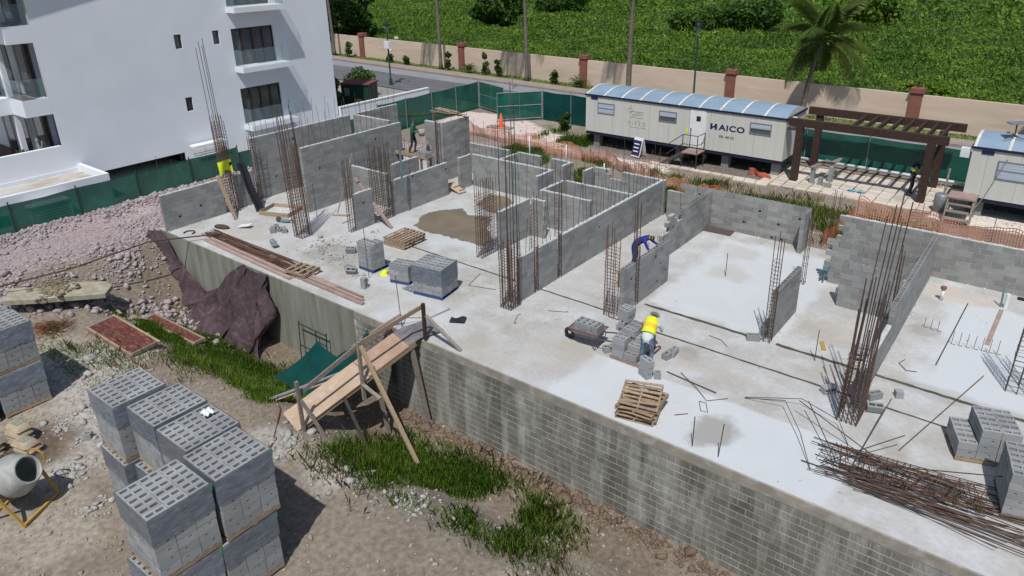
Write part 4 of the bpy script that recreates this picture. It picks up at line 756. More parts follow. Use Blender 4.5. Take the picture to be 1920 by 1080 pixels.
# ---------------- trailers ----------------
def trailer(label, x0, x1, y0=35.7, dep=3.0, wins=(), door=None):
    t = thing('site_trailer', label, 'trailer', (x0, y0, 0)); L = x1-x0; z0, z1 = .78, 2.88
    b = MB(); b.box(0, 0, z0, L, dep, z1); body = part('body', b, M['trailer'], t)
    part('chassis_skirt', MB().box(.02, .03, .60, L-.02, dep-.03, z0-.002), M['navyd'], t)
    part('eaves_trim', MB().box(-.06, -.06, z1+.001, L+.06, .05, z1+.10).box(-.06, dep-.05, z1+.001, L+.06, dep+.06, z1+.10).box(-.06, .051, z1+.001, .0, dep-.051, z1+.1).box(L, .051, z1+.001, L+.06, dep-.051, z1+.1), M['navyd'], t)
    n = max(3, round(L/1.18)); fz = lambda v: z1+.09+.33*math.sin(math.pi*v)
    for k in range(n):
        a, e = L*k/n+.13, L*(k+1)/n-.0; part('roof_panel', MB().grid(lambda u, v, a=a, e=e: (a+(e-a)*u, -.04+(dep+.08)*v, fz(v)), 1, 12), M['rblue'], t)
        part('roof_seam', MB().grid(lambda u, v, k=k: (L*k/n+.005+.12*u, -.05+(dep+.10)*v, fz(v)+.008+.012*math.sin(u*math.pi)), 4, 12), M['rwhite'], t)
    part('roof_end', MB().quad([(0,-.04+(dep+.08)*j/12,fz(j/12)-.01) for j in range(13)]).quad([(L,-.04+(dep+.08)*j/12,fz(j/12)-.01) for j in range(13)][::-1]), M['trailer'], t)
    for k in range(2): part('wheel', MB().lathe([(.12,-.1),(.33,-.1),(.36,-.05),(.36,.05),(.33,.1),(.12,.1)], 16, (L*.55+k*.85, .2, .36), 0, Matrix.Rotation(hp, 4, 'X')), M['rubber'], t)
    for k in range(5): part('support_block', MB().box(.4+k*(L-1)/4, .3, -.15, .8+k*(L-1)/4, .7, .598), M['block'], t)
    for a, w_, zz, hh, lo in wins:
        f = part('window', MB().box(a-w_/2, -.03, zz-hh/2, a+w_/2, -.001, zz-hh/2+.05).box(a-w_/2, -.03, zz+hh/2-.05, a+w_/2, -.001, zz+hh/2).box(a-w_/2, -.03, zz-hh/2+.051, a-w_/2+.05, -.001, zz+hh/2-.051).box(a+w_/2-.05, -.03, zz-hh/2+.051, a+w_/2, -.001, zz+hh/2-.051).box(a-w_/2+.051, -.028, zz-.02, a+w_/2-.051, -.001, zz+.02), M['galv'], t)
        part('upper_pane', MB().box(a-w_/2+.052, -.018, zz+.022, a+w_/2-.052, -.006, zz+hh/2-.052), M['blind'], f); part('lower_pane', MB().box(a-w_/2+.052, -.016, zz-hh/2+.052, a+w_/2-.052, -.004, zz-.022), M['glass'] if lo else M['blind'], f)
    if door:
        d = part('door', MB().box(door-.45, -.04, z0+.03, door+.45, -.002, z1-.08), M['whitem'], t); part('door_window', MB().box(door-.08, -.05, 2.25, door+.16, -.041, 2.52), M['dark'], d); part('handle', MB().box(door-.38, -.07, 1.65, door-.33, -.041, 1.85), M['black'], d)
    for k in range(int(L/1.2)): part('panel_joint', MB().box(.6+1.2*k, -.004, z0+.01, .612+1.2*k, -.0005, z1-.01), M['logo'], t)
    part('corner_plate', MB().box(.35, -.03, z1-.18, .8, -.002, z1-.03), M['navy'], t)
    return t
T1 = trailer('long white site trailer with blue striped roof and navy lettering', -22.85, -11.1, wins=((1.38, 1.13, 2.235, .63, 0), (5.32, 1.08, 2.26, .6, 1), (10.5, 1.12, 2.275, .6, 1)), door=7.1)
lx = Matrix.Rotation(hp, 4, 'X')
def lettering(body, m, x0, x1, z0, cap, bold=0, sp=1.):
    me = textmesh('lettering', body, 1., m, bold, sp); n = len(me.vertices); a = np.empty(n*3, np.float32); me.vertices.foreach_get('co', a); a = a.reshape(-1, 3); lo, hi = a.min(0), a.max(0)
    a[:, 0] = x0+(a[:, 0]-lo[0])/(hi[0]-lo[0])*(x1-x0); a[:, 1] = z0+(a[:, 1]-lo[1])/(hi[1]-lo[1])*cap; me.vertices.foreach_set('co', a.ravel()); me.update(); return link('lettering', me, T1, (0, -.006, 0), (hp, 0, 0))
lettering('AICO', M['navy'], 8.27, 9.68, 1.925, .315, .03, 1.12)
hm = MB(); hz = lambda p: [(7.81+x*.40, -.012, 1.93+z*.305) for x, z in p]
hm.quad(hz([(0,0),(.30,0),(.30,.14),(.30,.50),(.28,.62),(.30,1.0),(0,1.0)])); hm.quad(hz([(.64,0),(.94,0),(.94,1.0),(.64,1.0),(.62,.84),(.62,.62),(.66,.36)])); hm.quad(hz([(.30,.14),(.44,.34),(.66,.36),(.62,.62),(.62,.84),(.50,.60),(.30,.50)]))
part('initial_letter', hm, M['navy'], T1); lettering('SR 4010', M['black'], 8.34, 9.13, 1.53, .135, .004, 1.1)
lettering('VIREO', M['logo'], 2.85, 3.97, 1.52, .23, .0, 1.7); lettering('Living', M['logo'], 3.68, 3.95, 1.36, .10)
part('macron', MB().box(3.42,-.012,1.80,3.55,-.004,1.812), M['logo'], T1); part('rule_line', MB().box(2.95,-.012,1.395,3.62,-.004,1.405), M['logo'], T1); part('yellow_notice', MB().box(6.42,-.012,1.5,6.56,-.004,1.75), M['hivis'], T1)
em = MB()
for a in ((3.0,1.95,3.8,1.965),(3.0,2.285,3.8,2.3),(3.0,1.966,3.015,2.284),(3.785,1.966,3.8,2.284),(3.1,2.12,3.7,2.132),(3.1,2.05,3.4,2.062),(3.3,2.2,3.7,2.212)): em.box(a[0],-.012,a[1],a[2],-.004,a[3])
part('emblem', em.tube([(2.98+.13*math.cos(a), -.01, 2.36+.13*math.sin(a)) for a in [k*.4 for k in range(17)]], .008, 4), M['logo'], T1)
T2 = trailer('second white site trailer cut off at the right edge', -3.0, 8.0, 35.0, 3.0, wins=((1.75, 1.5, 2.1, .8, 0), (5.0, 1.2, 2.1, .7, 1)))
t = thing('water_jug', 'white water drum standing on the end of the long trailer', 'drum', (-10.85, 36.1, 0)); part('drum', MB().lathe([(0,2.5),(.17,2.5),(.17,2.95),(.1,3.02),(0,3.02)], 12), M['pvc'], t); part('bracket', MB().box(-.25,-.05,2.35,.18,.05,2.5), M['galv'], t)
t = thing('water_jug', 'white light fitting on the left end of the second trailer', 'light', (-3.28, 35.1, 0)); part('body', MB().box(-.14,-.15,2.45,.2,.15,2.85), M['pvc'], t)
t = thing('satellite_dish', 'flat grey satellite panel on a tripod on the second trailer roof', 'dish', (-1.7, 35.9, 3.3), .3); part('panel', MB().bar((-.3,0,.62),(.3,.15,.66),.45,.04), M['galv'], t); part('stand', MB().tube([(0,0,.05),(0,.05,.62)], .03, 6).tube([(0,0,.1),(.4,-.2,0)], .02, 5).tube([(0,0,.1),(-.4,-.2,0)], .02, 5).tube([(0,0,.1),(0,.4,.12)], .02, 5), M['steel'], t)
def steps(label, x, y, ztop, m, w_=.9, rail=True, n=3, pm='woodp'):
    t = thing('trailer_steps', label, 'steps', (x, y, -.12)); part('platform', MB().box(-w_/2,-1.0,ztop,w_/2,-.02,ztop+.06), M[pm], t); fr = MB()
    for px_ in (-w_/2+.03, w_/2-.03):
        for py_ in (-.97, -.06): fr.tube([(px_,py_,0),(px_,py_,ztop+(1.0 if rail else 0))], .025, 5)
    if rail:
        for zz in (ztop+.5, ztop+1.0): fr.tube([(w_/2-.03,-.06,zz),(w_/2-.03,-.97,zz),(-w_/2+.03,-.97,zz)], .022, 5); fr.tube([(-w_/2+.03,-.97,zz),(-w_/2-.9,-.97,zz-ztop+.1)], .022, 5)
    part('frame', fr, M['steel'], t)
    for k in range(n): z = ztop*(n-k)/(n+1); part('tread', MB().box(-w_/2-.3*(k+1),-.98,z,-w_/2-.3*k,-.1,z+.04), M[m], t)
    part('stringer', MB().bar((-w_/2,-.97,ztop),(-w_/2-.3*(n+1),-.97,0),.05,.16).bar((-w_/2,-.1,ztop),(-w_/2-.3*(n+1),-.1,0),.05,.16), M['steel'], t)
steps('dark steel steps with railing at the door of the long trailer', -15.65, 35.62, .82, 'steel')
t = thing('timber_steps', 'rough timber steps with pink top board at the second trailer', 'steps', (-2.95, 34.55, -.12)); part('top_board', MB().box(-.5,-.55,.98,.55,.45,1.05), M['woodp'], t)
for k in range(3): part('tread', MB().box(-.45,-.95+.17*k,.15+.28*k,.5,-.68+.17*k,.2+.28*k), M['woodg'], t)
for px_ in (-.45, .5): [part('side_rail', MB().bar(q0, q1, .06, .06), M['woodg'], t) for q0, q1 in (((px_,-1.0,0),(px_,-.56,.93)), ((px_,.4,0),(px_,.4,.975)), ((px_,-.5,0),(px_,-.5,.975)))]
part('tall_stake', MB().bar((-.8,.7,0),(-.75,.75,1.9),.08,.08), M['woodg'], t)
single('grey_drum', MB().lathe([(0,0),(.27,0),(.27,.8),(.22,.85),(0,.85)], 14), M['galv'], 'grey drum standing beside the rough timber steps', 'drum', (-3.75, 34.9, -.12), smooth=True)
single('trailer_cable', MB().tube([(-1.7,34.95,2.6),(-1.9,34.93,1.9),(-2.2,34.9,.9),(-2.4,34.7,.45),(-2.6,34.7,.5)], .02, 5), M['galv'], 'grey cable hanging down the front of the second trailer', 'cable')
# ---------------- pergola, pavers ----------------
t = thing('pergola', 'dark timber pergola frame with open rafters at right', 'pergola', (-10.4, 35.7, -.1)); BX = 5.75
for x, y in ((0, 0), (0, 3.2), (BX, 0), (BX+.05, 2.75)): part('post', MB().box(x-.16, y-.16, 0, x+.16, y+.16, 2.78), M['pergola'], t)
part('beam', MB().box(-.55, -.13, 2.781, BX+.65, .13, 3.15), M['pergola'], t); part('beam', MB().box(-.55, 2.95, 2.781, BX+.9, 3.21, 3.15), M['pergola'], t)
for k in range(8): x = 2.3+k*.53; part('rafter', MB().box(x-.05, .132, 2.9, x+.05, 2.948, 3.12), M['pergola'], t)
pf = bpy.data.objects.new('paved_floor', MB().box(-11.8, 34.4, -.3, -3.2, 38.6, -.13).mesh('paved_floor', M['ground'])); COL.objects.link(pf); pf['kind'] = 'structure'
pm1 = MB().box(-.277, -.176, 0, .277, .176, .06).mesh('paver', M['paver'])
for i in range(15):
    for j in range(11):
        x, y = -11.5+i*.6, 34.62+j*.395
        if 4 < i < 8 and 0 < j < 3: continue
        if j == 10 and i < 3: continue
        link('paver', pm1, pf, (x+R.uniform(-.015,.015), y+R.uniform(-.01,.01), -.13+R.uniform(-.008,.01)), (0, 0, R.gauss(0, .012)))
for i in range(11): link('paver', pm1, pf, (-17.6+i*.6, 34.55+.0*i+R.uniform(-.03,.03), -.135), (0, 0, R.gauss(0, .03)))
for i in range(3): link('paver', pm1, pf, (-11.5-.6*i, 34.25, -.135), (0, 0, R.gauss(0,.03)))
link('paver', MB().box(-.9, -.36, 0, .9, .36, .05).mesh('paver', M['paver']), pf, (-7.9, 35.2, -.131))
for i in range(9): tag(link('fallen_board', MB().bar((-.45,0,0),(.45,.02,.02),.14,.03).mesh('fallen_board', M['woodg' if i % 2 else 'wood']), None, (-9.6+i*.62, 38.55+R.uniform(-.1,.1), -.06), (0, R.uniform(-.05,.05), R.uniform(-.2,.2))), ('first', 'second', 'third', 'fourth', 'fifth', 'sixth', 'seventh', 'eighth', 'ninth')[i]+' weathered board from the left, along the pipe behind the pergola', 'board', 'boards lying along the pipe behind the pergola')
for i, (x, y, z, u) in enumerate(((-9.62,35.75,-.08,hp),(-9.2,35.7,-.08,hp),(-9.62,35.75,.31,hp),(-8.95,36.45,-.08,hp),(-8.95,36.45,.31,hp),(-8.75,35.55,-.08,0))): loose(('front left', 'front right', 'upper front', 'rear lower', 'rear upper', 'single flat')[i]+' block propping the plank benches by the left pergola post', x, y, z, -.1, 0, end=bool(u))
for i, (a, b) in enumerate((((-9.6,35.6,.74),(-9.3,37.4,.74)), ((-9.1,36.4,.76),(-8.8,38.0,.76)))): tag(link('bench_plank', MB().bar(a, b, .26, .05).mesh('bench_plank', M['woodg'])), ('left', 'right')[i]+' plank bench laid on concrete blocks by the pergola', 'plank')
for i in range(2): single('blue_rag', MB().grid(lambda u, v: (.35*u-.17, .22*v-.11, .02+.03*math.sin(u*7)*math.cos(v*6)), 6, 5), mat('cyan_cloth', (.03,.25,.42)), ('left', 'right')[i]+' small bright blue rag on the pergola paving', 'rag', (-7.6+.42*i, 35.55, -.07), .3*i)
# ---------------- cone, signs, nets ----------------
def cone(label, x, y, z, h=.75):
    t = thing('traffic_cone', label, 'cone', (x, y, z)); part('cone_body', MB().lathe([(.17,.04),(.03,h),(0,h)], 14), M['cone'], t, smooth=True); part('base', MB().box(-.22,-.22,0,.22,.22,.04), M['cone'], t); return t
cone('orange traffic cone on a dark board on the pale path', -29.95, 36.4, -.05, .85)
single('cone_board', MB().box(-.9,-.35,0,.9,.35,.03), M['woodg'], 'dark weathered boards under the traffic cone', 'board', (-29.9, 36.2, -.1), .15)
cone('orange cone at the end of the net behind the socketed rear wall', -8.85, 29.2, -.12, .7)
t = thing('sandwich_board', 'blue and white folding sandwich board sign before the long trailer', 'sign', (-19.0, 35.3, -.1), D2R(-12))
part('front_panel', MB().bar((0,-.3,.0),(0,-.03,1.05),.62,.03,0,(0,1,0)), M['whitem'], t); part('rear_panel', MB().bar((0,.3,0),(0,.03,1.05),.62,.03,0,(0,1,0)), M['whitem'], t); part('blue_print', MB().bar((.0,-.30,.12),(.0,-.09,.92),.56,.01,0,(0,1,0)), M['navy'], t, (0,-.022,0))
for k in range(3): part('print_line', MB().bar((0,-.262+.05*k,.3+.2*k),(0,-.25+.05*k,.36+.2*k),.36,.01,0,(0,1,0)), M['whitem'], t, (0,-.034,0))
def net(label, pts, h=1.0, m='orange', lean=.25):
    t = thing('safety_net', label, 'safety net', (pts[0][0], pts[0][1], 0)); o = Vector((pts[0][0], pts[0][1], 0)); mb = MB(); S = []
    for a, b in zip(pts[:-1], pts[1:]):
        k = max(1, int(math.hypot(b[0]-a[0], b[1]-a[1])/.10)); S += [(a[0]+(b[0]-a[0])*i/k, a[1]+(b[1]-a[1])*i/k) for i in range(k)]
    S.append(pts[-1]); n = len(S); ph = R.uniform(0, 9)
    def P_(i, v):
        x, y = S[i]; hh = h*(.72+.28*math.sin(i*.11+ph)**2); w_ = .12*math.sin(i*.23+ph)+.07*math.sin(i*.71); return Vector((x, y+w_*v+lean*(1-v)*math.sin(i*.05+ph), -.1+hh*v+.03*math.sin(i*.9)*v))-o
    rows = 9
    for r in range(rows):
        v = r/(rows-1); hw = .018
        for i in range(n-1): a, b = P_(i, v), P_(i+1, v); mb.quad([a-Vector((0,0,hw)), b-Vector((0,0,hw)), b+Vector((0,0,hw)), a+Vector((0,0,hw))])
    for i in range(n):
        pv = [P_(i, r/(rows-1)) for r in range(rows)]; hx = Vector((.013, 0, 0)) if abs(pts[-1][0]-pts[0][0]) > 1.2 else Vector((0, .013, 0))
        for a, b in zip(pv[:-1], pv[1:]): mb.quad([a-hx, a+hx, b+hx, b-hx])
    part('netting', mb, M[m], t)
    for i in range(0, n, 25): p = S[i]; part('stake', MB().tube([Vector((p[0], p[1], -.2))-o, Vector((p[0], p[1], h*1.12))-o], .012, 5), M['rust'], t)
net('faded orange safety net strung across the pale path and grass at centre', [(-30.5, 33.6), (-24, 33.2), (-19.3, 32.4), (-15.5, 31.0), (-13.0, 30.0)], .85, 'oranged'); net('orange safety net along the bank behind the socketed rear wall', [(-13.0, 30.0), (-11, 29.6), (-8.9, 29.2)], .95)
net('bright orange safety net dropping to the slab gap at right', [(-6.75, 28.0), (-6.6, 29.6), (-6.45, 31.6)], .6, 'orange', .1); net('long faded orange safety net behind the far right rear wall', [(-6.4, 31.7), (-3.2, 31.2), (0, 30.9), (5, 30.5)], 1.15, 'oranged')
net('crumpled orange net heaped under the right end of the long trailer', [(-12.6, 35.3), (-11.4, 35.2)], .35)
# ---------------- loose stone ----------------
ICO = None
def icos():
    bm = bmesh.new(); bmesh.ops.create_icosphere(bm, subdivisions=1, radius=1); v = np.array([x.co[:] for x in bm.verts]); f = np.array([[q.index for q in p.verts] for p in bm.faces]); bm.free(); return v, f
IV, IF = icos()
def stones(name, P, S, m, flat=.7):
    n = len(P); k = len(IV); V = np.repeat(IV[None], n, 0)*(1+NR.uniform(-.42, .42, (n, k, 1))); V *= (S[:, None]*NR.uniform(.6, 1.25, (n, 3)))[:, None, :]*np.array([1, 1, flat])
    a = NR.uniform(0, 6.28, n); c, s = np.cos(a), np.sin(a); x = V[..., 0]*c[:, None]-V[..., 1]*s[:, None]; y = V[..., 0]*s[:, None]+V[..., 1]*c[:, None]; V = np.stack([x, y, V[..., 2]], -1)+P[:, None, :]
    F = (IF[None]+(np.arange(n)*k)[:, None, None]).reshape(-1, 3); o = link(name, npmesh(name, V, F, m)); o['kind'] = 'stuff'; return o
def scatter(n, x0, x1, y0, y1, keep=None):
    x = NR.uniform(x0, x1, n); y = NR.uniform(y0, y1, n)
    if keep is not None: k = keep(x, y); x, y = x[k], y[k]
    return x, y
x, y = scatter(42000, -34.8, -29.0, -4, 30, lambda x, y: (NR.random(len(x)) < np.clip(1.1*np.exp(-((x+34.15)/.6)**2)+1.1*np.exp(-((x+30.0)/.75)**2)*(y < 13.3)+.7*(y > 12.2)*(x > -32.6)+.02, 0, 1)*(.35+1.2*(fbm(x, y, 1.6, 77) > .46))))
k = (x < -29.75) | (y < 13.0); x, y = x[k], y[k]; s = NR.lognormal(-3.1, .5, len(x)).clip(.02, .17); stones('pink_rock_rubble', np.stack([x, y, ground_h(x, y)+s*.25], -1), s, M['rockp'])
x, y = scatter(14000, -34.4, -30, -4, 26); s = NR.uniform(.012, .035, len(x)); stones('pink_gravel', np.stack([x, y, ground_h(x, y)+s*.2], -1), s, M['rockp'])
def heap(name, pts, m, n, sl, sg=.5, z=None):
    P = []; S = []
    for cx, cy, r in pts:
        for _ in range(int(n*r*r)): a = R.uniform(0, 6.28); q = abs(R.gauss(0, .55))*r; P.append((cx+q*math.cos(a), cy+q*math.sin(a))); S.append(min(.24, math.exp(R.gauss(sl, sg))))
    P = np.array(P); S = np.array(S); zz = ground_h(P[:, 0], P[:, 1]) if z is None else np.full(len(P), z); return stones(name, np.column_stack([P, zz+S*.3]), S, m)
heap('concrete_rubble', ((-17.6, 5.8, .9), (-18.3, 6.6, 1.2), (-20.6, 6.2, 1.0), (-21.5, 7.0, 1.2), (-19.3, 6.0, .8), (-20.7, 5.2, .7), (-18.3, 4.6, .8), (-23.5, 7.6, 1.5), (-14.8, 8.6, .8), (-12.8, 8.9, .8), (-10.9, 9.2, 1.0), (-16.6, 4.4, .6)), M['rubble'], 190, -3.45, .6)
heap('stone_rubble', ((-28.2, 9.6, 1.4), (-27.4, 11.6, 1.8), (-25.5, 12.0, 1.4), (-29.0, 8.3, 1.2), (-23.5, 12.2, 1.0), (-29.6, 7.1, 1.1)), M['rockp'], 60, -2.6, .5)
heap('slab_debris', ((-22.6, 16.2, 1.3), (-21.3, 15.6, .8), (-25.6, 16.2, .6), (-19.4, 15.1, .5), (-22.2, 18.4, .5)), M['rubble'], 130, -3.9, .6, .01)
x, y = scatter(9000, -30, -2, 2, 13.2); s = NR.lognormal(-4.0, .6, len(x)).clip(.006, .09); stones('dirt_clods', np.stack([x, y, ground_h(x, y)+s*.2], -1), s, mat('clod', (.26,.21,.16), (.36,.33,.29), scale=.7, rough=.95))
x, y = scatter(2600, -30, 3, 28.0, 39.2); s = NR.lognormal(-3.5, .5, len(x)).clip(.012, .1); stones('pebbles', np.stack([x, y, ground_h(x, y)+s*.2], -1), s, M['rockp'])
t = thing('fallen_slab', 'tilted broken concrete slab lying at the edge of the pink gravel', 'concrete slab', (-28.6, 8.3, -.62), rot=(.06, .10, D2R(58)))
part('slab_piece', MB().prism([(-.1,-.55),(1.75,-.5),(1.9,.2),(1.6,.55),(.2,.65),(-.12,.2)], -.09, .09), M['fslab'], t); part('slab_piece', MB().prism([(-1.5,-.5),(-.13,-.56),(-.15,.2),(-.45,.45),(-1.45,.5)], -.10, .07), M['fslab'], t)
heap('dry_soil_mound', ((-28.95, 8.35, .75),), mat('dry_soil', (.22,.18,.12), (.17,.14,.09), scale=3), 900, -3.0, .4, -.56)
# small debris and mortar droppings on the slab
x, y = scatter(2600, -29, 2, 13.4, 27); k = fbm(x, y, 2.5, 17) > .47; x, y = x[k], y[k]; s = NR.lognormal(-4.5, .5, len(x)).clip(.005, .04); stones('slab_grit', np.stack([x, y, s*.25], -1), s, M['rubble'])
P = []
for o in list(COL.objects):
    if o.name.startswith('block_wall') and 'label' in o:
        L_ = max((c.location.x for c in o.children), default=0); c_, s_ = math.cos(o.rotation_euler.z), math.sin(o.rotation_euler.z)
        for _ in range(int(L_*16)): u = R.uniform(0, L_); v = R.choice((-1, 1))*(.075+abs(R.gauss(0, .06))); P.append((o.location.x+c_*u-s_*v, o.location.y+s_*u+c_*v, .004))
P = np.array(P); stones('mortar_droppings', P, NR.lognormal(-3.6, .5, len(P)).clip(.01, .09), M['capmortar'], .3)
heap('wall_foot_clods', tuple((-15.5+.6*k, 12.95, .5) for k in range(20)), mat('brown_clod', (.19,.135,.095), (.13,.09,.065), scale=4, bump=.6), 260, -3.2, .5)
# ---------------- geotextile over the wall, tarp ----------------
def drape(label, pts, m, name, cat, wob=.06, res=(26, 18)):          # pts: list of columns (top, mid, bottom)
    cols = pts; nu = len(cols)-1
    def fn(u, v):
        s = u*nu; i = min(int(s), nu-1); f = s-i; f = f*f*(3-2*f); a, b = cols[i], cols[i+1]; k = len(a)-1; q = v*k; j = min(int(q), k-1); g_ = q-j
        pa = Vector(a[j]).lerp(Vector(a[j+1]), g_); pb = Vector(b[j]).lerp(Vector(b[j+1]), g_); p = pa.lerp(pb, f)
        fold = (abs(math.sin(u*nu*3.1+v*1.3))**.6-.6)*1.3+math.sin(u*nu*9.1-v*4)*.3+.5*math.sin(v*7+u*5)*math.sin(u*nu*2.2); p.y -= wob*(.25+v)*(1+fold)*.9; p.x += wob*.5*math.sin(v*9+u*17); return p
    return single(name, MB().grid(fn, *res), m, label, cat, smooth=True)
Yp = 13.2
drape('maroon geotextile draped down the left corner of the retaining wall', [[(-30.6,13.0,.0),(-30.7,12.6,-.9),(-30.6,12.2,-1.0)], [(-29.7,Yp,.05),(-29.75,12.9,-1.2),(-29.6,12.5,-2.0)], [(-28.6,Yp,-1.1),(-28.6,13.0,-2.1),(-28.7,12.6,-2.75)], [(-26.8,Yp,-2.05),(-27.0,12.9,-2.5),(-27.4,12.4,-2.9)]], M['maroon'], 'geotextile_sheet', 'geotextile', .30, (64, 30))
drape('maroon geotextile hanging as a tall triangle on the retaining wall', [[(-27.0,Yp,-2.0),(-27.0,12.9,-2.5),(-26.9,12.3,-3.0)], [(-25.4,Yp,-1.25),(-25.5,12.95,-2.1),(-25.6,12.3,-2.95)], [(-23.75,Yp,.06),(-24.0,12.95,-1.6),(-24.2,12.3,-2.9)], [(-23.3,Yp,.0),(-23.4,12.95,-1.6),(-23.4,12.4,-2.9)], [(-22.35,Yp,.04),(-22.3,12.95,-1.5),(-22.2,12.5,-2.85)], [(-22.05,Yp,-.25),(-21.9,13.0,-1.5),(-21.75,12.6,-2.8)]], M['maroon'], 'geotextile_sheet', 'geotextile', .36, (90, 34))
drape('dark green tarp slung between the wall and the foot of the ramp', [[(-19.75,12.3,-2.35),(-19.9,11.8,-2.6),(-20.1,11.3,-2.75)], [(-18.55,12.5,-1.2),(-18.7,12.0,-2.0),(-18.8,11.3,-2.6)], [(-17.5,12.4,-1.35),(-17.6,12.0,-2.0),(-17.7,11.2,-2.5)], [(-16.7,12.5,-.8),(-16.8,12.1,-1.6),(-16.9,11.3,-2.3)], [(-15.95,12.7,.15),(-16.1,12.2,-.9),(-16.2,11.4,-2.0)]], M['greend'], 'green_tarp', 'tarp', .12, (34, 16))
t = thing('steel_scaffold', 'green steel scaffold frame leaning on the wall beside the green tarp', 'scaffold', (-20.4, 12.95, -2.75)); f = MB()
for p, q in (((0,0,0),(0,.1,1.5)),((1.55,0,0),(1.55,.1,1.5)),((0,.1,1.4),(1.55,.1,1.4)),((0,.04,.55),(1.55,.04,.55)),((.95,.04,.1),(.95,.1,1.4)),((.95,.07,1.0),(1.55,.07,1.0))): f.tube([p, q], .022, 6)
part('frame', f, M['postg'], t)
single('tarp_pole', MB().tube([(-16.3,12.5,-.35),(-15.35,13.45,.45)], .045, 8), M['woodg'], 'round pole holding the upper corner of the green tarp', 'pole')
single('steel_strut', MB().box(-.05,-.05,0,.05,.05,2.0), M['steel'], 'dark upright strut against the wall beside the green tarp', 'strut', (-15.55, 13.12, -2.0))
# ---------------- ramp ----------------
t = thing('timber_ramp', 'sloping timber walkway with handrail from the dirt up to the slab', 'ramp', (-15.7, 9.3, -1.38)); B0 = Vector((0,0,.06)); B1 = Vector((1.0, 3.98, 1.50)); dr = (B1-B0); sd = Vector((dr.y, -dr.x, 0)).normalized(); fl = Vector((dr.x, dr.y, 0)).normalized()
part('deck_sheet', MB().bar(B0, B0+dr*.56, 1.06, .03), M['plywood'], t); part('deck_sheet', MB().bar(B0+dr*.562+Vector((0,0,.012)), B0+dr*.90+Vector((0,0,.012)), 1.02, .03), mat('plywood_pink', (.42,.28,.20), (.36,.24,.17), (.48,.34,.26), scale=1.4), t)
part('deck_sheet', MB().bar(B0+dr*.902, B1, .98, .03), M['mudb'], t); part('deck_sheet', MB().bar(B1+fl*.004-Vector((0,0,.03)), B1+fl*.85-Vector((0,0,.055)), .92, .03), M['mudb'], t)
for s in (-.47, .47): part('bearer', MB().bar(B0+sd*s+Vector((0,0,-.09)), B0+dr*.96+sd*s+Vector((0,0,-.09)), .06, .14), M['wood'], t)
rl = .57; ps = []
for f, zb in ((.04, -.2), (.50, -.55), (1.03, -.10)): p = B0+dr*f+sd*rl; ps.append(p); part('rail_post', MB().bar(p+Vector((0,0,zb)), p+Vector((0,0,(1.52, 1.38, 1.12)[len(ps)-1])), .09, .09), M['woodg' if f < 1 else 'pergola'], t)
o1, o2 = sd*-.09, sd*-.15
part('handrail', MB().bar(ps[0]+o1-dr*.02+Vector((0,0,1.02)), ps[1]+o1+dr*.03+Vector((0,0,1.22)), .05, .13), M['woodg'], t); part('handrail', MB().bar(ps[1]+o2-dr*.03+Vector((0,0,1.22)), ps[2]+o2+dr*.02+Vector((0,0,.92)), .05, .13), M['wood'], t)
O_ = t.location
def prop(a, b, w_, h_, m): part('prop', MB().bar(a, b, w_, h_), M[m], t)
def ft(x, y): return Vector((x, y, gz(x, y)-.05))-O_
prop(ps[0]+Vector((.1,0,.95)), ft(-14.45, 9.6), .10, .05, 'woodg'); prop(ps[1]+Vector((.1,0,1.3)), ft(-12.5, 11.2), .12, .06, 'wood'); prop(B0+dr*.36+sd*.5-Vector((0,0,.1)), ft(-13.85, 10.5), .09, .05, 'steel')
prop(B0+dr*.66-Vector((0,0,.15)), ft(-14.6, 11.9), .1, .1, 'woodg'); prop(B0+dr*.93+sd*.4-Vector((0,0,.15)), ft(-13.9, 12.95), .12, .12, 'woodg'); prop(ps[1]+Vector((.06,-.05,.02)), ps[1]+Vector((.85,-.1,-.12)), .10, .05, 'woodg'); prop(ps[2]+Vector((.1,0,.75)), Vector((-12.85,13.45,.03))-O_, .11, .05, 'woodg')
single('dark_rag', MB().grid(lambda u, v: (.5*u, .35*v, .03+.05*math.sin(u*6)*math.sin(v*5)), 8, 6), M['darkcloth'], 'dark cloth rag on the slab at the top of the ramp', 'rag', (-14.3, 14.5, .02), .5)
for i, (a, b, r, m) in enumerate((((-17.3,9.65,-1.42),(-14.9,12.3,-.35),.05,'galv'), ((-17.15,9.8,-1.45),(-15.3,11.9,-.7),.035,'woodp'), ((-16.6,10.8,-1.6),(-15.0,12.2,-.45),.03,'woodg'))): single('long_pipe', MB().tube([a, b], r, 8), M[m], ('grey pipe', 'pinkish pole', 'thin weathered pole')[i]+' lying on the ground along the left side of the ramp', 'pole')
single('red_cable', MB().tube([(-17.2,10.0,gz(-17.2,10)+.03),(-15.5,13.1,.0),(-15.35,13.4,.35),(-15.0,14.3,.05),(-14.9,15.2,.04)], .012, 5), M['rednail'], 'thin reddish cable crossing the slab edge beside the ramp', 'cable')
single('red_hose', MB().tube([(x_, y_, gz(x_, y_)+.03) for x_, y_ in ((-14.2,7.2),(-14.7,7.7),(-15.2,8.4),(-16.0,9.1),(-16.6,9.6),(-17.3,9.9))], .02, 6), M['rednail'], 'dark red hose running from the block pallets to the ramp', 'hose')
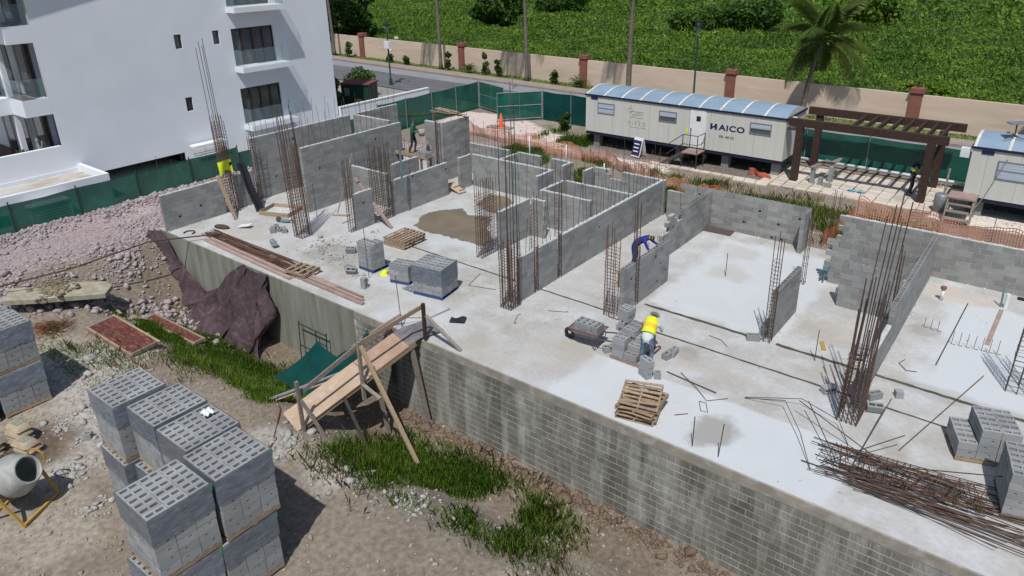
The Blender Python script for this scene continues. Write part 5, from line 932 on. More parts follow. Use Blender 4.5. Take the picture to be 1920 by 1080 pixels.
# ---------------- timbers on the slab ----------------
G_ = 'pinkish timber planks along the front left slab edge'
for i, (a, b, w_, z) in enumerate((((-27.3,13.72),(-21.2,13.5),.16,.04), ((-27.2,13.95),(-21.15,13.72),.14,.04), ((-27.0,13.83),(-21.6,13.62),.12,.12), ((-21.5,13.75),(-17.5,13.72),.14,.04), ((-21.4,13.95),(-17.7,13.9),.12,.04), ((-21.0,14.1),(-17.9,14.05),.08,.04), ((-23.6,14.3),(-19.2,13.98),.12,.05))):
    tag(link('timber_plank', MB().bar((*a, z), (*b, z), w_, .07).mesh('timber_plank', M['woodp'])), ('nearest', 'second', 'upper', 'far right', 'inner right', 'thin right', 'rear')[i]+' pinkish plank lying along the front left slab edge', 'plank', G_)
single('mud_lump', MB().ell((0,0,.06), (.4,.16,.1), 0, 12, 7), mat('brown_rag', (.10,.06,.04), (.06,.04,.03), scale=6, bump=1.), 'brown tangle of wire and rags at the left end of the rod bundle', 'tangle', (-28.0, 14.9, 0), .3)
single('white_panel_scrap', MB().bar((-.3,0,.05),(.3,.05,.16),.3,.03), M['whitem'], 'small white scrap board at the left end of the rod bundle', 'board', (-27.2, 15.5, 0), .4)
single('small_wire_coil', MB().tube([(.22*math.cos(k*.5), .22*math.sin(k*.5), .03) for k in range(9)], .03, 6), M['steel'], 'dark open coil lying by the low wall with sockets', 'coil', (-28.6, 13.75, 0))
t = thing('mortar_tray', 'shallow square timber mortar tray on the slab by the tall wall', 'tray', (-27.6, 17.6, 0), .35)
for a, b in (((-.75,-.55),(.75,-.55)),((.75,-.55),(.75,.55)),((.75,.55),(-.75,.55)),((-.75,.55),(-.75,-.55))): part('side_board', MB().bar((*a,.1),(*b,.1),.04,.18), M['wood'], t)
part('base', MB().box(-.72,-.52,.005,.72,.52,.03), M['capmortar'], t)
t = thing('power_tool', 'blue hand-held power tool lying on the slab by the mortar tray', 'power tool', (-26.3, 16.9, 0), .4); part('body', MB().ell((0,0,.09), (.26,.09,.09)), M['pvcg'], t); part('blade_guard', MB().lathe([(0,-.03),(.13,-.03),(.13,.03),(0,.03)], 12, (-.3,0,.13), 0, Matrix.Rotation(hp,4,'X')), M['steel'], t); part('handle', MB().tube([(.2,0,.1),(.35,.02,.14),(.42,.02,.06)], .025, 6), M['black'], t)
single('leaning_plank', MB().bar((-29.15,15.75,1.85),(-28.45,15.85,.02),.16,.05), M['wood'], 'plank leaning on the wall end left of the yellow vest', 'plank'); single('leaning_plank', MB().bar((-24.0,19.1,1.9),(-21.95,19.15,.02),.14,.06), M['woodp'], 'long plank leaning on the small free block panel', 'plank')
single('thin_brace', MB().bar((-23.4,18.6,3.2),(-24.0,18.0,.6),.05,.05), M['woodg'], 'thin timber brace tied to the thin rebar column', 'brace'); single('scrap_board', MB().bar((-25.3,18.7,.03),(-24.6,19.1,.03),.1,.04), M['wood'], 'small board on the slab under the tall wall with starter bars', 'board')
for i, (x, y) in enumerate(((-22.6, 20.5), (-22.75, 20.7), (-17.1, 21.4))): single('teal_conduit', MB().tube([(x,y,1.2),(x+.05,y,3.1)], .025, 6), M['pvcg'], ('left', 'right', 'far')[i]+' thin teal conduit rising near the rebar curtains', 'conduit')
t = thing('access_board', 'cleated plank ramp lying through the gap at the back of the wet room', 'plank ramp', (-23.5, 24.35, 0)); part('board', MB().bar((-.9,.2,.55),(.95,-.0,.05),.45,.04), M['plywood'], t)
for k in range(5): part('cleat', MB().bar((-.7+.37*k,-.05,.545-.1*k),(-.66+.37*k,.33,.535-.1*k),.05,.03), M['woodg'], t)
loose('short block standing under the cleated plank ramp', -23.55, 23.95, 0, .3)
# scaffold deck by the tall walls
t = thing('scaffold_deck', 'rough scaffold deck of boards below the worker in green', 'scaffold', (-25.6, 24.2, 0))
for k in range(4): part('deck_board', MB().bar((-2.2,-.35+.22*k,1.5+.02*k),(1.0,-.2+.22*k,1.48),.2,.04), M['wood' if k % 2 else 'woodg'], t)
for x in (-1.9, -.6, .75): part('trestle', MB().bar((x,-.3,1.44),(x,.45,1.44),.08,.1).bar((x,-.25,0),(x,-.25,1.39),.09,.09).bar((x,.4,0),(x,.4,1.39),.09,.09), M['woodg'], t)
part('edge_board', MB().bar((-2.3,-.5,1.62),(1.1,-.34,1.6),.03,.18), M['wood'], t)
for i in range(3): loose(('left', 'middle', 'right')[i]+' new block lying on the scaffold deck by the worker in green', -25.2+.22*i, 24.3, 1.53, hp, group='new blocks on the scaffold deck')
t = thing('board_pile', 'loose pile of old boards on top of the tall sunlit wall', 'boards', (-25.3, 26.6, 3.03))
for k in range(9): part('board', MB().bar((-1.0+R.uniform(-.2,.2),R.uniform(-.4,.5),.02+.035*k),(.5+R.uniform(-.2,.3),R.uniform(-.4,.5),.02+.035*k),.16,.03), M['wood' if k % 3 else 'woodg'], t)
for i, (x, y) in enumerate(((-24.75, 24.95), (-24.95, 25.15))): single('red_bar_post', MB().tube([(x,y,0),(x+.02,y,3.6)], .03, 6), M['rednail' if i == 0 else 'pvcg'], ('red primed steel post', 'pale conduit')[i]+' standing at the edge of the tall sunlit wall', 'post')
single('dark_floor_mesh', MB().box(-.62,-.3,0,.62,.3,.03), M['steel'], 'dark mesh mat in the inner corner of the bright bay', 'mat', (-10.6, 26.85, .006), .05)
t = thing('floor_pipe', 'short white pipe stub with brown cap on the far right slab', 'pipe stub', (-2.1, 25.3, 0)); part('pipe', MB().tube([(0,0,0),(0,0,.42)], .055, 10), M['pvc'], t, smooth=True); part('cap', MB().lathe([(0,.5),(.09,.5),(.09,.42),(0,.42)], 10), M['terra'], t)
t = thing('floor_pipe', 'white and teal pipes by the dark floor slot at far right', 'pipe stub', (-.35, 25.9, 0)); part('pipe', MB().tube([(0,0,0),(0,0,.5)], .06, 10), M['pvc'], t); part('pipe', MB().tube([(-.12,0,0),(-.15,0,.7)], .03, 8), M['pvcg'], t)
single('floor_slot', MB().box(-.5,-.12,0,.9,.12,.02), M['dark'], 'dark slot in the slab under the far right rear wall', 'slot', (.4, 26.9, .004))
for i, (a, b) in enumerate((((-.42,25.6,0),(-.5,22.9,0)),)): single('red_strip', MB().bar((*a[:2],.02),(*b[:2],.02),.12,.03), M['woodp'], 'narrow timber strip on the far right slab below the pipes', 'strip')
t = thing('teal_prop', 'small teal stand leaning at the toothed wall end', 'stand', (-5.65, 24.35, 0)); part('leg', MB().tube([(0,0,0),(.05,.05,.6)], .025, 6).tube([(-.15,.1,0),(.05,.05,.6)], .025, 6), M['pvcg'], t); part('head', MB().box(-.05,-.05,.5,.13,.12,.66), M['pvcg'], t)
single('white_pole', MB().tube([(-5.0,23.6,0),(-4.85,23.75,1.05)], .03, 6), M['pvc'], 'white pipe leaning at the end of the front parallel wall', 'pipe')
single('yellow_board', MB().box(-.06,-.25,0,.06,.25,.03), M['ochre'], 'small yellow board on the slab beside the lone right wall', 'board', (-4.35, 20.0, .005), .4)
single('yellow_helmet', MB().lathe([(.17,0),(.15,.08),(.09,.14),(0,.16)], 12).lathe([(.2,.0),(.17,.012)], 12), M['hivis'], 'small yellow hard hat lying between the block pallets on the slab', 'hard hat', (-18.75, 15.85, 0), smooth=True)
single('plastic_scrap', MB().grid(lambda u, v: (.5*u, .35*v, .03+.08*abs(math.sin(u*9)*math.cos(v*7))), 12, 10), M['wrap'], 'crumpled clear plastic between the wrapped and half-size pallets', 'plastic', (-17.3, 15.3, .0))
single('white_scrap', MB().grid(lambda u, v: (.3*u-.15, .22*v-.11, .03+.07*abs(math.sin(u*8)*math.cos(v*6))), 10, 8), M['pvc'], 'crumpled white scrap lying on top of a foreground block pallet', 'scrap', (-13.45, 6.05, G1+1.53+.126+1.4))
# wheelbarrow
t = thing('wheelbarrow', 'wheelbarrow loaded with blocks on the slab beside the worker', 'wheelbarrow', (-10.0, 16.05, 0), D2R(4)); tub = MB(); lo = [(-.35,-.22),(.3,-.22),(.3,.22),(-.35,.22)]; hi = [(-.55,-.33),(.45,-.33),(.45,.33),(-.55,.33)]
for i in range(4): j = (i+1) % 4; tub.quad([(*lo[i],.32),(*lo[j],.32),(*hi[j],.55),(*hi[i],.55)])
tub.quad([(*p,.32) for p in lo][::-1]); part('tub', tub, M['galv'], t); part('tub_rim', MB().tube([(*p,.55) for p in hi+hi[:1]], .018, 6), M['rednail'], t)
part('wheel', MB().lathe([(.08,-.04),(.16,-.045),(.19,0),(.16,.045),(.08,.04)], 14, (-.68,0,.19), 0, Matrix.Rotation(hp,4,'X')), M['rubber'], t, smooth=True)
for s in (-.26, .26): part('handle', MB().tube([(-.68,s*.35,.2),(-.2,s,.33),(.5,s,.42),(1.0,s*1.1,.52)], .02, 6), M['steel'], t); part('leg', MB().tube([(.2,s,.36),(.32,s,.0),(.42,s,.38)], .016, 5), M['rednail'], t)
for k in range(2):
    for i in range(4):
        if k == 1 and i == 3: pass
        loose(('lower', 'upper')[k]+' block in the wheelbarrow, '+('first', 'second', 'third', 'fourth')[i]+' from its wheel', -10.32+.2*i, 16.05, .36+.192*k, hp+R.gauss(0,.03), group='blocks in the wheelbarrow')
# foreground panels, bags, mixer
def formpanel(label, x, y, rz, l, w_, mface, tilt=(0,0)):
    t = thing('form_panel', label, 'form panel', (x, y, gz(x, y)+.12), rot=(tilt[0], tilt[1], rz)); part('face_sheet', MB().box(-l/2,-w_/2,.05,l/2,w_/2,.075), mface, t)
    for s in (-1, 1): part('side_rail', MB().bar((-l/2-.08,s*(w_/2),.03),(l/2+.08,s*(w_/2),.03),.07,.13), M['wood'], t); part('end_rail', MB().bar((s*l/2,-w_/2+.04,.03),(s*l/2,w_/2-.04,.03),.07,.12), M['woodg'], t)
formpanel('red faced timber form panel lying on the grass edge', -24.2, 8.65, D2R(2), 2.9, .95, M['redpanel'], (.05, .03)); formpanel('narrow form panel with red and black face lying in the grass', -25.1, 10.75, D2R(3), 3.2, .42, M['redpanel'], (.0, .02))
single('loose_batten', MB().bar((-27.2,10.2,gz(-27.2,10.2)+.12),(-24.4,10.35,gz(-24.4,10.35)+.14),.12,.06), M['wood'], 'long batten lying beside the narrow form panel', 'batten'); single('loose_batten', MB().bar((-28.1,9.9,gz(-28.1,9.9)+.1),(-27.2,9.85,gz(-27.2,9.85)+.12),.09,.06), M['wood'], 'short batten pointing at the narrow form panel', 'batten')
def bagmb(): return MB().grid(lambda u, v: (.62*(u-.5)*(1-.08*abs(v-.5)), .42*(v-.5), .15*(max(0, 1-abs(2*u-1)**5)**.5)*(max(0, 1-abs(2*v-1)**5)**.5)), 10, 8).grid(lambda u, v: (.62*(u-.5), .42*(.5-v), 0), 2, 2)
bm_ = bagmb().mesh('cement_bag', M['bag'], True)
for i, (x, y, k) in enumerate(((-20.9, 4.35, 0), (-20.9, 4.35, 1), (-20.88, 4.33, 2), (-20.92, 4.38, 3), (-20.2, 4.25, 0), (-20.2, 4.28, 1), (-20.22, 4.25, 2), (-21.0, 3.65, 0), (-21.0, 3.65, 1), (-21.0, 3.68, 2))):
    o = tag(link('cement_bag', bm_, None, (x, y, gz(-20.7, 4.3)+.02+.145*k), (0, 0, .25+R.uniform(-.1,.1))), ('bottom', 'second', 'third', 'topmost')[k]+' cement bag of the '+('tall rear', 'lower right', 'left')[0 if i < 4 else 1 if i < 7 else 2]+' stack behind the mixer', 'cement bag'); 
    if (k == 3 or i in (6, 9)): part('label_print', MB().grid(lambda u, v: (.3*(u-.45), .24*(v-.5), .154), 2, 2), M['baglabel'], o)
t = thing('concrete_mixer', 'grey concrete mixer drum at the lower left corner', 'mixer', (-17.95, 3.35, gz(-17.95, 3.35)), D2R(30)); mt = Matrix.Rotation(D2R(62), 4, 'Y')
part('drum', MB().lathe([(.0,-.55),(.30,-.52),(.48,-.25),(.52,-.05),(.52,.1),(.36,.5),(.33,.56),(.29,.54),(.30,.48),(.44,.1),(.42,-.1),(.3,-.35),(0,-.4)], 24, (0,0,.95), 0, mt), M['mixer'], t, smooth=True); part('ring_gear', MB().lathe([(.525,-.04),(.55,-.04),(.55,.06),(.525,.06)], 24, (0,0,.95), 0, mt), M['rust'], t)
part('frame', MB().bar((-.5,-.55,0),(0,-.62,.95),.07,.05).bar((.5,-.55,0),(0,-.62,.95),.07,.05).bar((-.5,.55,0),(0,.62,.95),.07,.05).bar((.5,.55,0),(0,.62,.95),.07,.05).bar((-.5,-.55,.05),(-.5,.55,.05),.06,.06).bar((.5,-.55,.05),(.5,.55,.05),.06,.06), M['ochre'], t); part('engine_box', MB().box(-.95,-.35,.35,-.55,.35,.85), M['galv'], t); part('tilt_wheel', MB().lathe([(.2,-.015),(.24,-.015),(.24,.015),(.2,.015)], 16, (0,.72,.95), 0, Matrix.Rotation(hp,4,'X')), M['ochre'], t)
heap('dry_twig_pile', ((-27.0, 7.6, .5),), M['dry'], 10, -3.6)
tw = MB()
for k in range(160): a = R.uniform(0, 6.28); p = Vector((-27.0+R.gauss(0,.3), 7.6+R.gauss(0,.22), gz(-27, 7.6)+.02)); tw.tube([p, p+Vector((math.cos(a)*.3, math.sin(a)*.3, R.uniform(.0,.2)))], .008, 3)
o = single('dry_brush', tw, M['dry'], 'pile of reddish dry twigs beside the left block tower', 'twigs')
# ---------------- hung clothes ----------------
t = thing('hung_vest', 'bright yellow hi-vis vest hung on the rebar column at left', 'vest', (-29.25, 16.15, 0)); part('cloth', MB().grid(lambda u, v: (.10+.10*math.sin(u*5+v)-.08*u, -.32+.75*u, 2.55-.62*v*(1-.25*math.sin(u*3.1))-.12*abs(u-.4)), 12, 8), M['hivis'], t, smooth=True); part('arm_hole', MB().ell((.2,.22,2.35), (.02,.07,.10)), M['black'], t)
t = thing('hung_trousers', 'black work clothes hanging from the rebar column to the slab', 'clothes', (-29.2, 16.6, 0)); part('cloth', MB().grid(lambda u, v: (.12+.55*v+.05*math.sin(u*8), .05+.38*u+.28*v+.03*math.sin(v*9), 2.25-2.2*v+.05*math.sin(u*6+v*4)), 10, 14), M['darkcloth'], t, smooth=True)
# ---------------- people ----------------
def person(label, loc, rz, J, mats, hat=None, vest=None):
    """J: joints; the whole body is grown as one skinned surface, material chosen by the nearest limb"""
    t = thing('person', label, 'person', loc, rz); B = [('pelvis','waist',.15,.145,1),('waist','chest',.145,.17,1),('chest','neck',.17,.065,1),('neck','head',.065,.095,0),('head','crown',.095,.085,4)]
    for s in 'lr': B += [('chest','sh'+s,.12,.075,1),('sh'+s,'el'+s,.07,.05,1),('el'+s,'wr'+s,.048,.034,mats.get('forearm',1)),('wr'+s,'ha'+s,.034,.042,0),('pelvis','hip'+s,.13,.10,2),('hip'+s,'kn'+s,.095,.065,2),('kn'+s,'an'+s,.062,.045,2),('an'+s,'to'+s,.05,.04,3)]
    J = dict(J); J['crown'] = tuple(Vector(J['head'])+(Vector(J['crown'])-Vector(J['neck'])).normalized()*.07); names = list(J); ids = {n: i for i, n in enumerate(names)}; rad = {}
    for a, b, ra, rb, _ in B: rad[a] = max(rad.get(a, 0), ra); rad[b] = max(rad.get(b, 0), rb)
    me = bpy.data.meshes.new('person_body'); me.from_pydata([J[n] for n in names], [(ids[a], ids[b]) for a, b, *_ in B], []); o = bpy.data.objects.new('body', me); COL.objects.link(o)
    md = o.modifiers.new('skin', 'SKIN'); sk = me.skin_vertices[0].data
    for n in names: sk[ids[n]].radius = (rad.get(n,.05), rad.get(n,.05)); sk[ids[n]].use_root = n == 'pelvis'
    sb = o.modifiers.new('sub', 'SUBSURF'); sb.levels = 1; sb.render_levels = 1
    dg = bpy.context.evaluated_depsgraph_get(); dg.update(); m2 = bpy.data.meshes.new_from_object(o.evaluated_get(dg)); bpy.data.objects.remove(o)
    mb = MB(); mb.v = [tuple(v.co) for v in m2.vertices]; mb.f = [tuple(p.vertices) for p in m2.polygons]
    for p in m2.polygons:
        c = Vector(p.center); best = None
        for a, b, ra, rb, k in B:
            A_, Bv = Vector(J[a]), Vector(J[b]); d = Bv-A_; u = max(0, min(1, (c-A_).dot(d)/max(d.length_squared, 1e-9))); q = (c-(A_+d*u)).length-(ra*(1-u)+rb*u)
            if best is None or q < best[0]: best = (q, k)
        mb.m.append(best[1])
    for s in 'lr':                                                     # five fingers, unequal and bent
        h, wv = Vector(J['ha'+s]), Vector(J['wr'+s]); d = (h-wv).normalized(); x = d.cross(Vector((.3,.2,1))).normalized(); y = x.cross(d)
        for f, (off, L) in enumerate(((-.03,.065),(-.01,.08),(.01,.075),(.03,.06))): p = h+x*off; mb.tube([p, p+d*L*.6, p+d*L*.9-y*L*.35], [.011,.010,.007], 5, 0)
        p = h-d*.03-x*.03; mb.tube([p, p-x*.03+d*.03, p-x*.035+d*.06], [.013,.011,.008], 5, 0)
    part('body', mb, [M['skin'], mats['top'], mats['legs'], M['black'], M['hair']], t, smooth=True)
    hd = Vector(J['head']); up = (Vector(J['crown'])-Vector(J['neck'])).normalized(); fw = Vector(J.get('_face', (0,1,0))).normalized() if '_face' in J else Vector((0,1,0)); fw = (fw-up*fw.dot(up)).normalized(); sd = fw.cross(up)
    fm = MB(); c = hd+fw*.085
    for s in (-1, 1): fm.ell(c+sd*s*.032+up*.015, (.013,.013,.009), 1, 6, 5); fm.ell(hd+sd*s*.095, (.018,.022,.03), 0, 6, 5)
    fm.ell(c+fw*.012-up*.012, (.014,.016,.02), 0, 6, 5); fm.ell(c-up*.045, (.026,.01,.007), 2, 6, 4); part('face', fm, [M['skin'], M['black'], M['rednail']], t, smooth=True)
    if hat: part('hard_hat', MB().lathe([(.15,-.0),(.14,.06),(.09,.12),(0,.14)], 14, hd+up*.06, 0, up.to_track_quat('Z','Y').to_matrix().to_4x4()).lathe([(.185,-.005),(.145,.01)], 14, hd+up*.06, 0, up.to_track_quat('Z','Y').to_matrix().to_4x4()), M['hat'], t, smooth=True)
    if vest:
        pv, ch, nk = Vector(J['waist']), Vector(J['chest']), Vector(J['neck']); ax = (ch-pv).normalized(); lat = (Vector(J['shr'])-Vector(J['shl'])).normalized(); nrm = lat.cross(ax)
        prof = [(-.04,.205,.175),(.12,.20,.18),(.26,.205,.185),(.40,.20,.16),(.50,.13,.10)]; v = MB(); n = 18; k0 = 0
        for zz, rx, ry in prof:
            for j in range(n): a = 2*math.pi*j/n; v.v.append(tuple(pv+ax*zz+lat*rx*math.cos(a)+nrm*ry*math.sin(a)))
        for i in range(len(prof)-1):
            for j in range(n): a, b = i*n+j, i*n+(j+1) % n; v.f.append((a, b, b+n, a+n)); v.m.append(1 if (i == 1 and vest[1]) else 0)
        part('vest', v, [vest[0], vest[1] or vest[0]], t, smooth=True)
    return t
bend = {'pelvis':(0,0,.92),'waist':(0,.10,1.03),'chest':(0,.36,1.20),'neck':(0,.53,1.27),'head':(0,.63,1.27),'crown':(0,.74,1.29),'shl':(-.19,.40,1.22),'ell':(-.30,.60,1.0),'wrl':(-.24,.80,.93),'hal':(-.23,.88,.90),'shr':(.19,.40,1.22),'elr':(.27,.56,.96),'wrr':(.22,.72,.82),'har':(.21,.79,.78),'hipl':(-.10,0,.88),'knl':(-.13,.07,.50),'anl':(-.13,-.03,.09),'tol':(-.14,.13,.05),'hipr':(.10,0,.88),'knr':(.14,.06,.50),'anr':(.16,-.05,.09),'tor':(.18,.11,.05),'_face':(0,.3,-1)}
jf = bend.pop('_face'); Jb = dict(bend)
def person2(label, loc, rz, J, face, mats, hat=None, vest=None):
    class JJ(dict): pass
    return person(label, loc, rz, J, mats, hat, vest)
person2('worker in yellow vest and jeans bending over the block pile', (-8.05, 15.95, 0), D2R(12), Jb, jf, {'top': M['whitecloth'], 'legs': M['denim']}, hat=True, vest=(M['hivis'], M['hivo']))
stand = {'pelvis':(0,0,.95),'waist':(0,.02,1.08),'chest':(0,.06,1.33),'neck':(0,.08,1.50),'head':(0,.12,1.58),'crown':(0,.13,1.70),'shl':(-.19,.05,1.41),'ell':(-.30,.03,1.15),'wrl':(-.24,.20,1.0),'hal':(-.22,.28,.97),'shr':(.19,.05,1.41),'elr':(.29,.08,1.15),'wrr':(.20,.28,1.10),'har':(.17,.36,1.10),'hipl':(-.10,0,.90),'knl':(-.13,.10,.50),'anl':(-.14,.02,.09),'tol':(-.15,.18,.05),'hipr':(.10,0,.90),'knr':(.16,-.03,.48),'anr':(.20,-.18,.09),'tor':(.22,-.03,.05)}
person2('worker in dark vest with yellow stripes standing by the right pergola post', (-5.25, 36.5, -.08), D2R(-70), stand, None, {'top': M['greycloth'], 'legs': M['darkcloth']}, vest=(M['darkcloth'], M['hivis']))
g3 = dict(stand); g3.update({'wrl':(-.12,.38,1.12),'hal':(-.08,.45,1.12),'wrr':(.12,.38,1.12),'har':(.08,.45,1.12)})
person2('worker in green shirt holding a bucket on the scaffold deck', (-25.75, 24.35, 1.53), D2R(-60), g3, None, {'top': M['greencloth'], 'legs': M['darkcloth']})
person2('worker in blue leaning over the open-topped block wall', (-10.95, 20.35, .62), D2R(-80), Jb, None, {'top': M['blue'], 'legs': M['blue']})
t = thing('work_trestle', 'low trestle behind the open-topped wall under the worker in blue', 'trestle', (-11.0, 20.35, 0)); part('top_board', MB().box(-.35,-.5,.56,.35,.5,.61), M['wood'], t)
for yy in (-.42, .42): part('leg', MB().box(-.3,yy-.04,0,.3,yy+.04,.555), M['woodg'], t)
single('bucket', MB().lathe([(0,0),(.13,0),(.17,.3),(.16,.3),(.125,.02),(0,.02)], 14), M['rubble'], 'grey bucket held by the worker in green', 'bucket', (-25.33, 24.58, 2.42), smooth=True)
# ---------------- vegetation ----------------
def leafquads(P, S, tilt=.9, asp=.5, lift=0.):
    n = len(P); th = NR.uniform(0, 6.28, n); nz = np.clip(NR.normal(.66, tilt*.4, n), -.4, 1.); q = np.sqrt(1-np.clip(nz, -1, 1)**2); N = np.stack([q*np.cos(th), q*np.sin(th), nz], -1)
    A = np.cross(N, NR.normal(0, 1, (n, 3))); A /= np.linalg.norm(A, axis=1)[:, None]+1e-9; Bv = np.cross(N, A); a = A*S[:, None]; b = Bv*(S*asp)[:, None]
    V = np.stack([P-a, P+b, P+a, P-b], 1).reshape(-1, 3); return V, np.arange(4*n).reshape(-1, 4)
def blades(x, y, z, h, wd=.012, lean=.6):
    n = len(x); a = NR.uniform(0, 6.28, n); l = NR.uniform(.1, 1, n)*lean; dx, dy = np.cos(a)*l*h, np.sin(a)*l*h; px, py = -np.sin(a)*wd, np.cos(a)*wd
    z0 = np.zeros(n); B0 = np.stack([x-px, y-py, z-.03], -1); B1 = np.stack([x+px, y+py, z-.03], -1); M0 = np.stack([x-px*.7+dx*.35, y-py*.7+dy*.35, z+h*.6], -1); M1 = np.stack([x+px*.7+dx*.35, y+py*.7+dy*.35, z+h*.6], -1); Tp = np.stack([x+dx, y+dy, z+h], -1)
    V = np.stack([B0, B1, M1, Tp, M0], 1).reshape(-1, 3); return V, np.arange(5*n).reshape(-1, 5)
def grass(name, n, x0, x1, y0, y1, keep, h0, h1, m='grass', wd=.012):
    x, y = scatter(n, x0, x1, y0, y1, keep); h = NR.uniform(h0, h1, len(x))*(.5+fbm(x, y, .8, 91)); V, F = blades(x, y, ground_h(x, y), h, wd); o = link(name, npmesh(name, V, F, M[m])); o['kind'] = 'stuff'
def gdens(x, y, lo, sp=.10): return NR.random(len(x)) < np.clip((fbm(x, y, 3.5, 41)*.5+fbm(x, y, 1.1, 55)*.5-lo)/sp, 0, 1)**1.5
gpatch = lambda lo: (lambda x, y: gdens(x, y, lo))
def front(x, y): return gdens(x, y, .32, .16) & (NR.random(len(x)) < sstep(9.0, 9.9, y+.3*np.sin(x*2))*(1-sstep(11.4, 12.3, y))*sstep(-28, -25.5, x)) & ~((np.abs(x+25.1) < 1.7) & (np.abs(y-10.75) < .26)) & ~((x > -16.9) & (y < 13)) & ~((np.abs(x+24.2) < 1.6) & (np.abs(y-8.7) < .62))
def front2(x, y): return gdens(x, y, .33, .17) & (NR.random(len(x)) < sstep(8.6, 10, y)*(1-sstep(11.9, 12.8, y))*(1-sstep(-9.5, -7, x))*sstep(-14.6, -13.4, x))
grass('grass_patch', 70000, -28.5, -17, 8.4, 12.4, front, .06, .24, wd=.010); grass('dry_grass', 5000, -28.5, -16.5, 7.2, 12.6, lambda x, y: gdens(x, y, .44), .08, .34, 'straw', .007)
grass('grass_patch', 9000, -28, -16, 6.6, 9.8, lambda x, y: gdens(x, y, .5) & ~((np.abs(x+24.2) < 1.6) & (np.abs(y-8.65) < .6)), .04, .13, wd=.009)
grass('grass_patch', 46000, -14.8, -6.5, 8.4, 13.0, front2, .07, .32, wd=.010); grass('dry_grass', 3500, -15, -6.5, 7.8, 13, lambda x, y: gdens(x, y, .46), .08, .4, 'straw', .007)
grass('grass_patch', 6000, -17.5, -8, 6.8, 9.6, gpatch(.5), .04, .15, wd=.009)
grass('rear_grass', 60000, -26, -13.2, 27.8, 33.0, lambda x, y: gdens(x, y, .42, .14), .08, .38, wd=.015); grass('rear_dry_grass', 12000, -26, -3, 27.8, 33.4, lambda x, y: gdens(x, y, .44), .1, .4, 'straw', .012)
grass('rear_grass', 14000, -13, -4.6, 28, 32.4, gpatch(.52), .08, .3, wd=.016)
grass('rear_grass', 8000, -26.5, -22.5, 35.2, 38.5, gpatch(.46), .15, .4, wd=.016)
grass('verge_grass', 30000, -75, 5, 49.5, 53.6, lambda x, y: (y < wall_y(x)-.02) & (y > wall_y(x)-1.9) & (NR.random(len(x)) < .8), .05, .12, wd=.03)
# the overgrown field beyond the boundary wall
def field(n, y0, y1, s0, s1, zoff):
    u = NR.random(n*2); y = y0+(y1-y0)*u**1.0; x = -1.5*y-6+NR.random(n*2)*(1.62*y+26); k = y > wall_y(x)+.45; x, y = x[k][:n], y[k][:n]
    mound = .35+1.9*np.clip(fbm(x, y, 7, 61)-.32, 0, 1)+1.1*np.clip(fbm(x, y, 2.4, 62)-.45, 0, 1)*2; z = mound*(1-NR.random(len(x))**2*.75)-.1+zoff; s = NR.uniform(s0, s1, len(x)); return leafquads(np.stack([x, y, z], -1), s, .95, .5)
Vs, Fs, off = [], [], 0
for a in ((190000, 51, 78, .07, .17, 0), (130000, 74, 120, .12, .27, 0), (80000, 112, 230, .25, .65, 0)):
    V, F = field(*a); Vs.append(V); Fs.append(F+off); off += len(V)
o = link('field_weeds', npmesh('field_weeds', np.concatenate(Vs), np.concatenate(Fs), M['weed'])); o['kind'] = 'stuff'
# tall stalks standing proud of the field
x, y = scatter(9000, -110, 12, 52, 130, lambda x, y: (y > wall_y(x)+.7) & (fbm(x, y, 9, 71) > .48)); V, F = blades(x, y, np.full(len(x), .6)+fbm(x, y, 7, 61), NR.uniform(.35, .9, len(x)), .028, .7); o = link('field_stalks', npmesh('field_stalks', V, F, M['weed'])); o['kind'] = 'stuff'
def cluster(c, r, n, s, hollow=.5):
    d = NR.normal(0, 1, (n, 3)); d /= np.linalg.norm(d, axis=1)[:, None]; q = (hollow+(1-hollow)*NR.random(n))**.6; return np.array(c)+d*q[:, None]*np.array(r), NR.uniform(s*.6, s*1.3, n)
def tree(label, x, y, h, cr, n=5200, s=.28, m='weedd', cat='tree', name='broadleaf_tree', group=None, trunk=True):
    t = thing(name, label, cat, (x, y, -.1), group=group); P = []; S = []; tr = MB(); k = 16 if h > 3 else 9
    for i in range(k):
        a = i*2.4+R.random(); q = R.uniform(.15, 1)*cr*.75; z = h*(R.uniform(.28, .95) if h > 3 else R.uniform(.3, .85)); c = (q*math.cos(a), q*math.sin(a), z); rr = cr*R.uniform(.28, .5); p, ss = cluster(c, (rr, rr, rr*.75), n//k, s); P.append(p); S.append(ss)
        tr.tube([(0,0,h*.15), (c[0]*.4, c[1]*.4, z*.6), c], [cr*.05, cr*.03, cr*.012], 6)
    tr.tube([(0,0,-.2),(0,0,h*.3),(.05,.03,h*.6)], [cr*.085, cr*.07, cr*.035], 8); part('trunk', tr, M['bark'], t)
    V, F = leafquads(np.concatenate(P), np.concatenate(S), 1.2, .55); link('crown', npmesh('crown', V, F, M[m]), t); return t
tree('dark dense tree standing just behind the wall beside the white building', -70.5, 57.0, 6.0, 4.2, 7000, .3); tree('second dark tree at the top edge, close to the white building', -76, 62, 7.0, 4.5, 6000, .34); tree('dark bushy tree at the top edge left of centre in the field', -66, 80, 5, 4.2, 5000, .36)
for i, (x, y, r, hh) in enumerate(((-72, 104, 4.5, 4.0), (-41, 90, 3.6, 3.0), (-36, 95, 4.2, 3.4), (-9, 60, 1.7, 1.5), (-13.2, 57.0, 1.4, 1.3), (-26, 112, 4.5, 3.4))):
    tree(('big dark bush at the far top left of the field', 'dark bush near the top centre, left one', 'dark bush near the top centre, right one', 'dense bush right behind the wall at far right', 'dense bush just behind the wall right of the palm', 'large bush at the top edge above the right lamp')[i], x, y, hh, r, int(1500*r), .12+.0022*y, 'weedd' if i < 3 else 'weed', 'bush', 'field_bush')
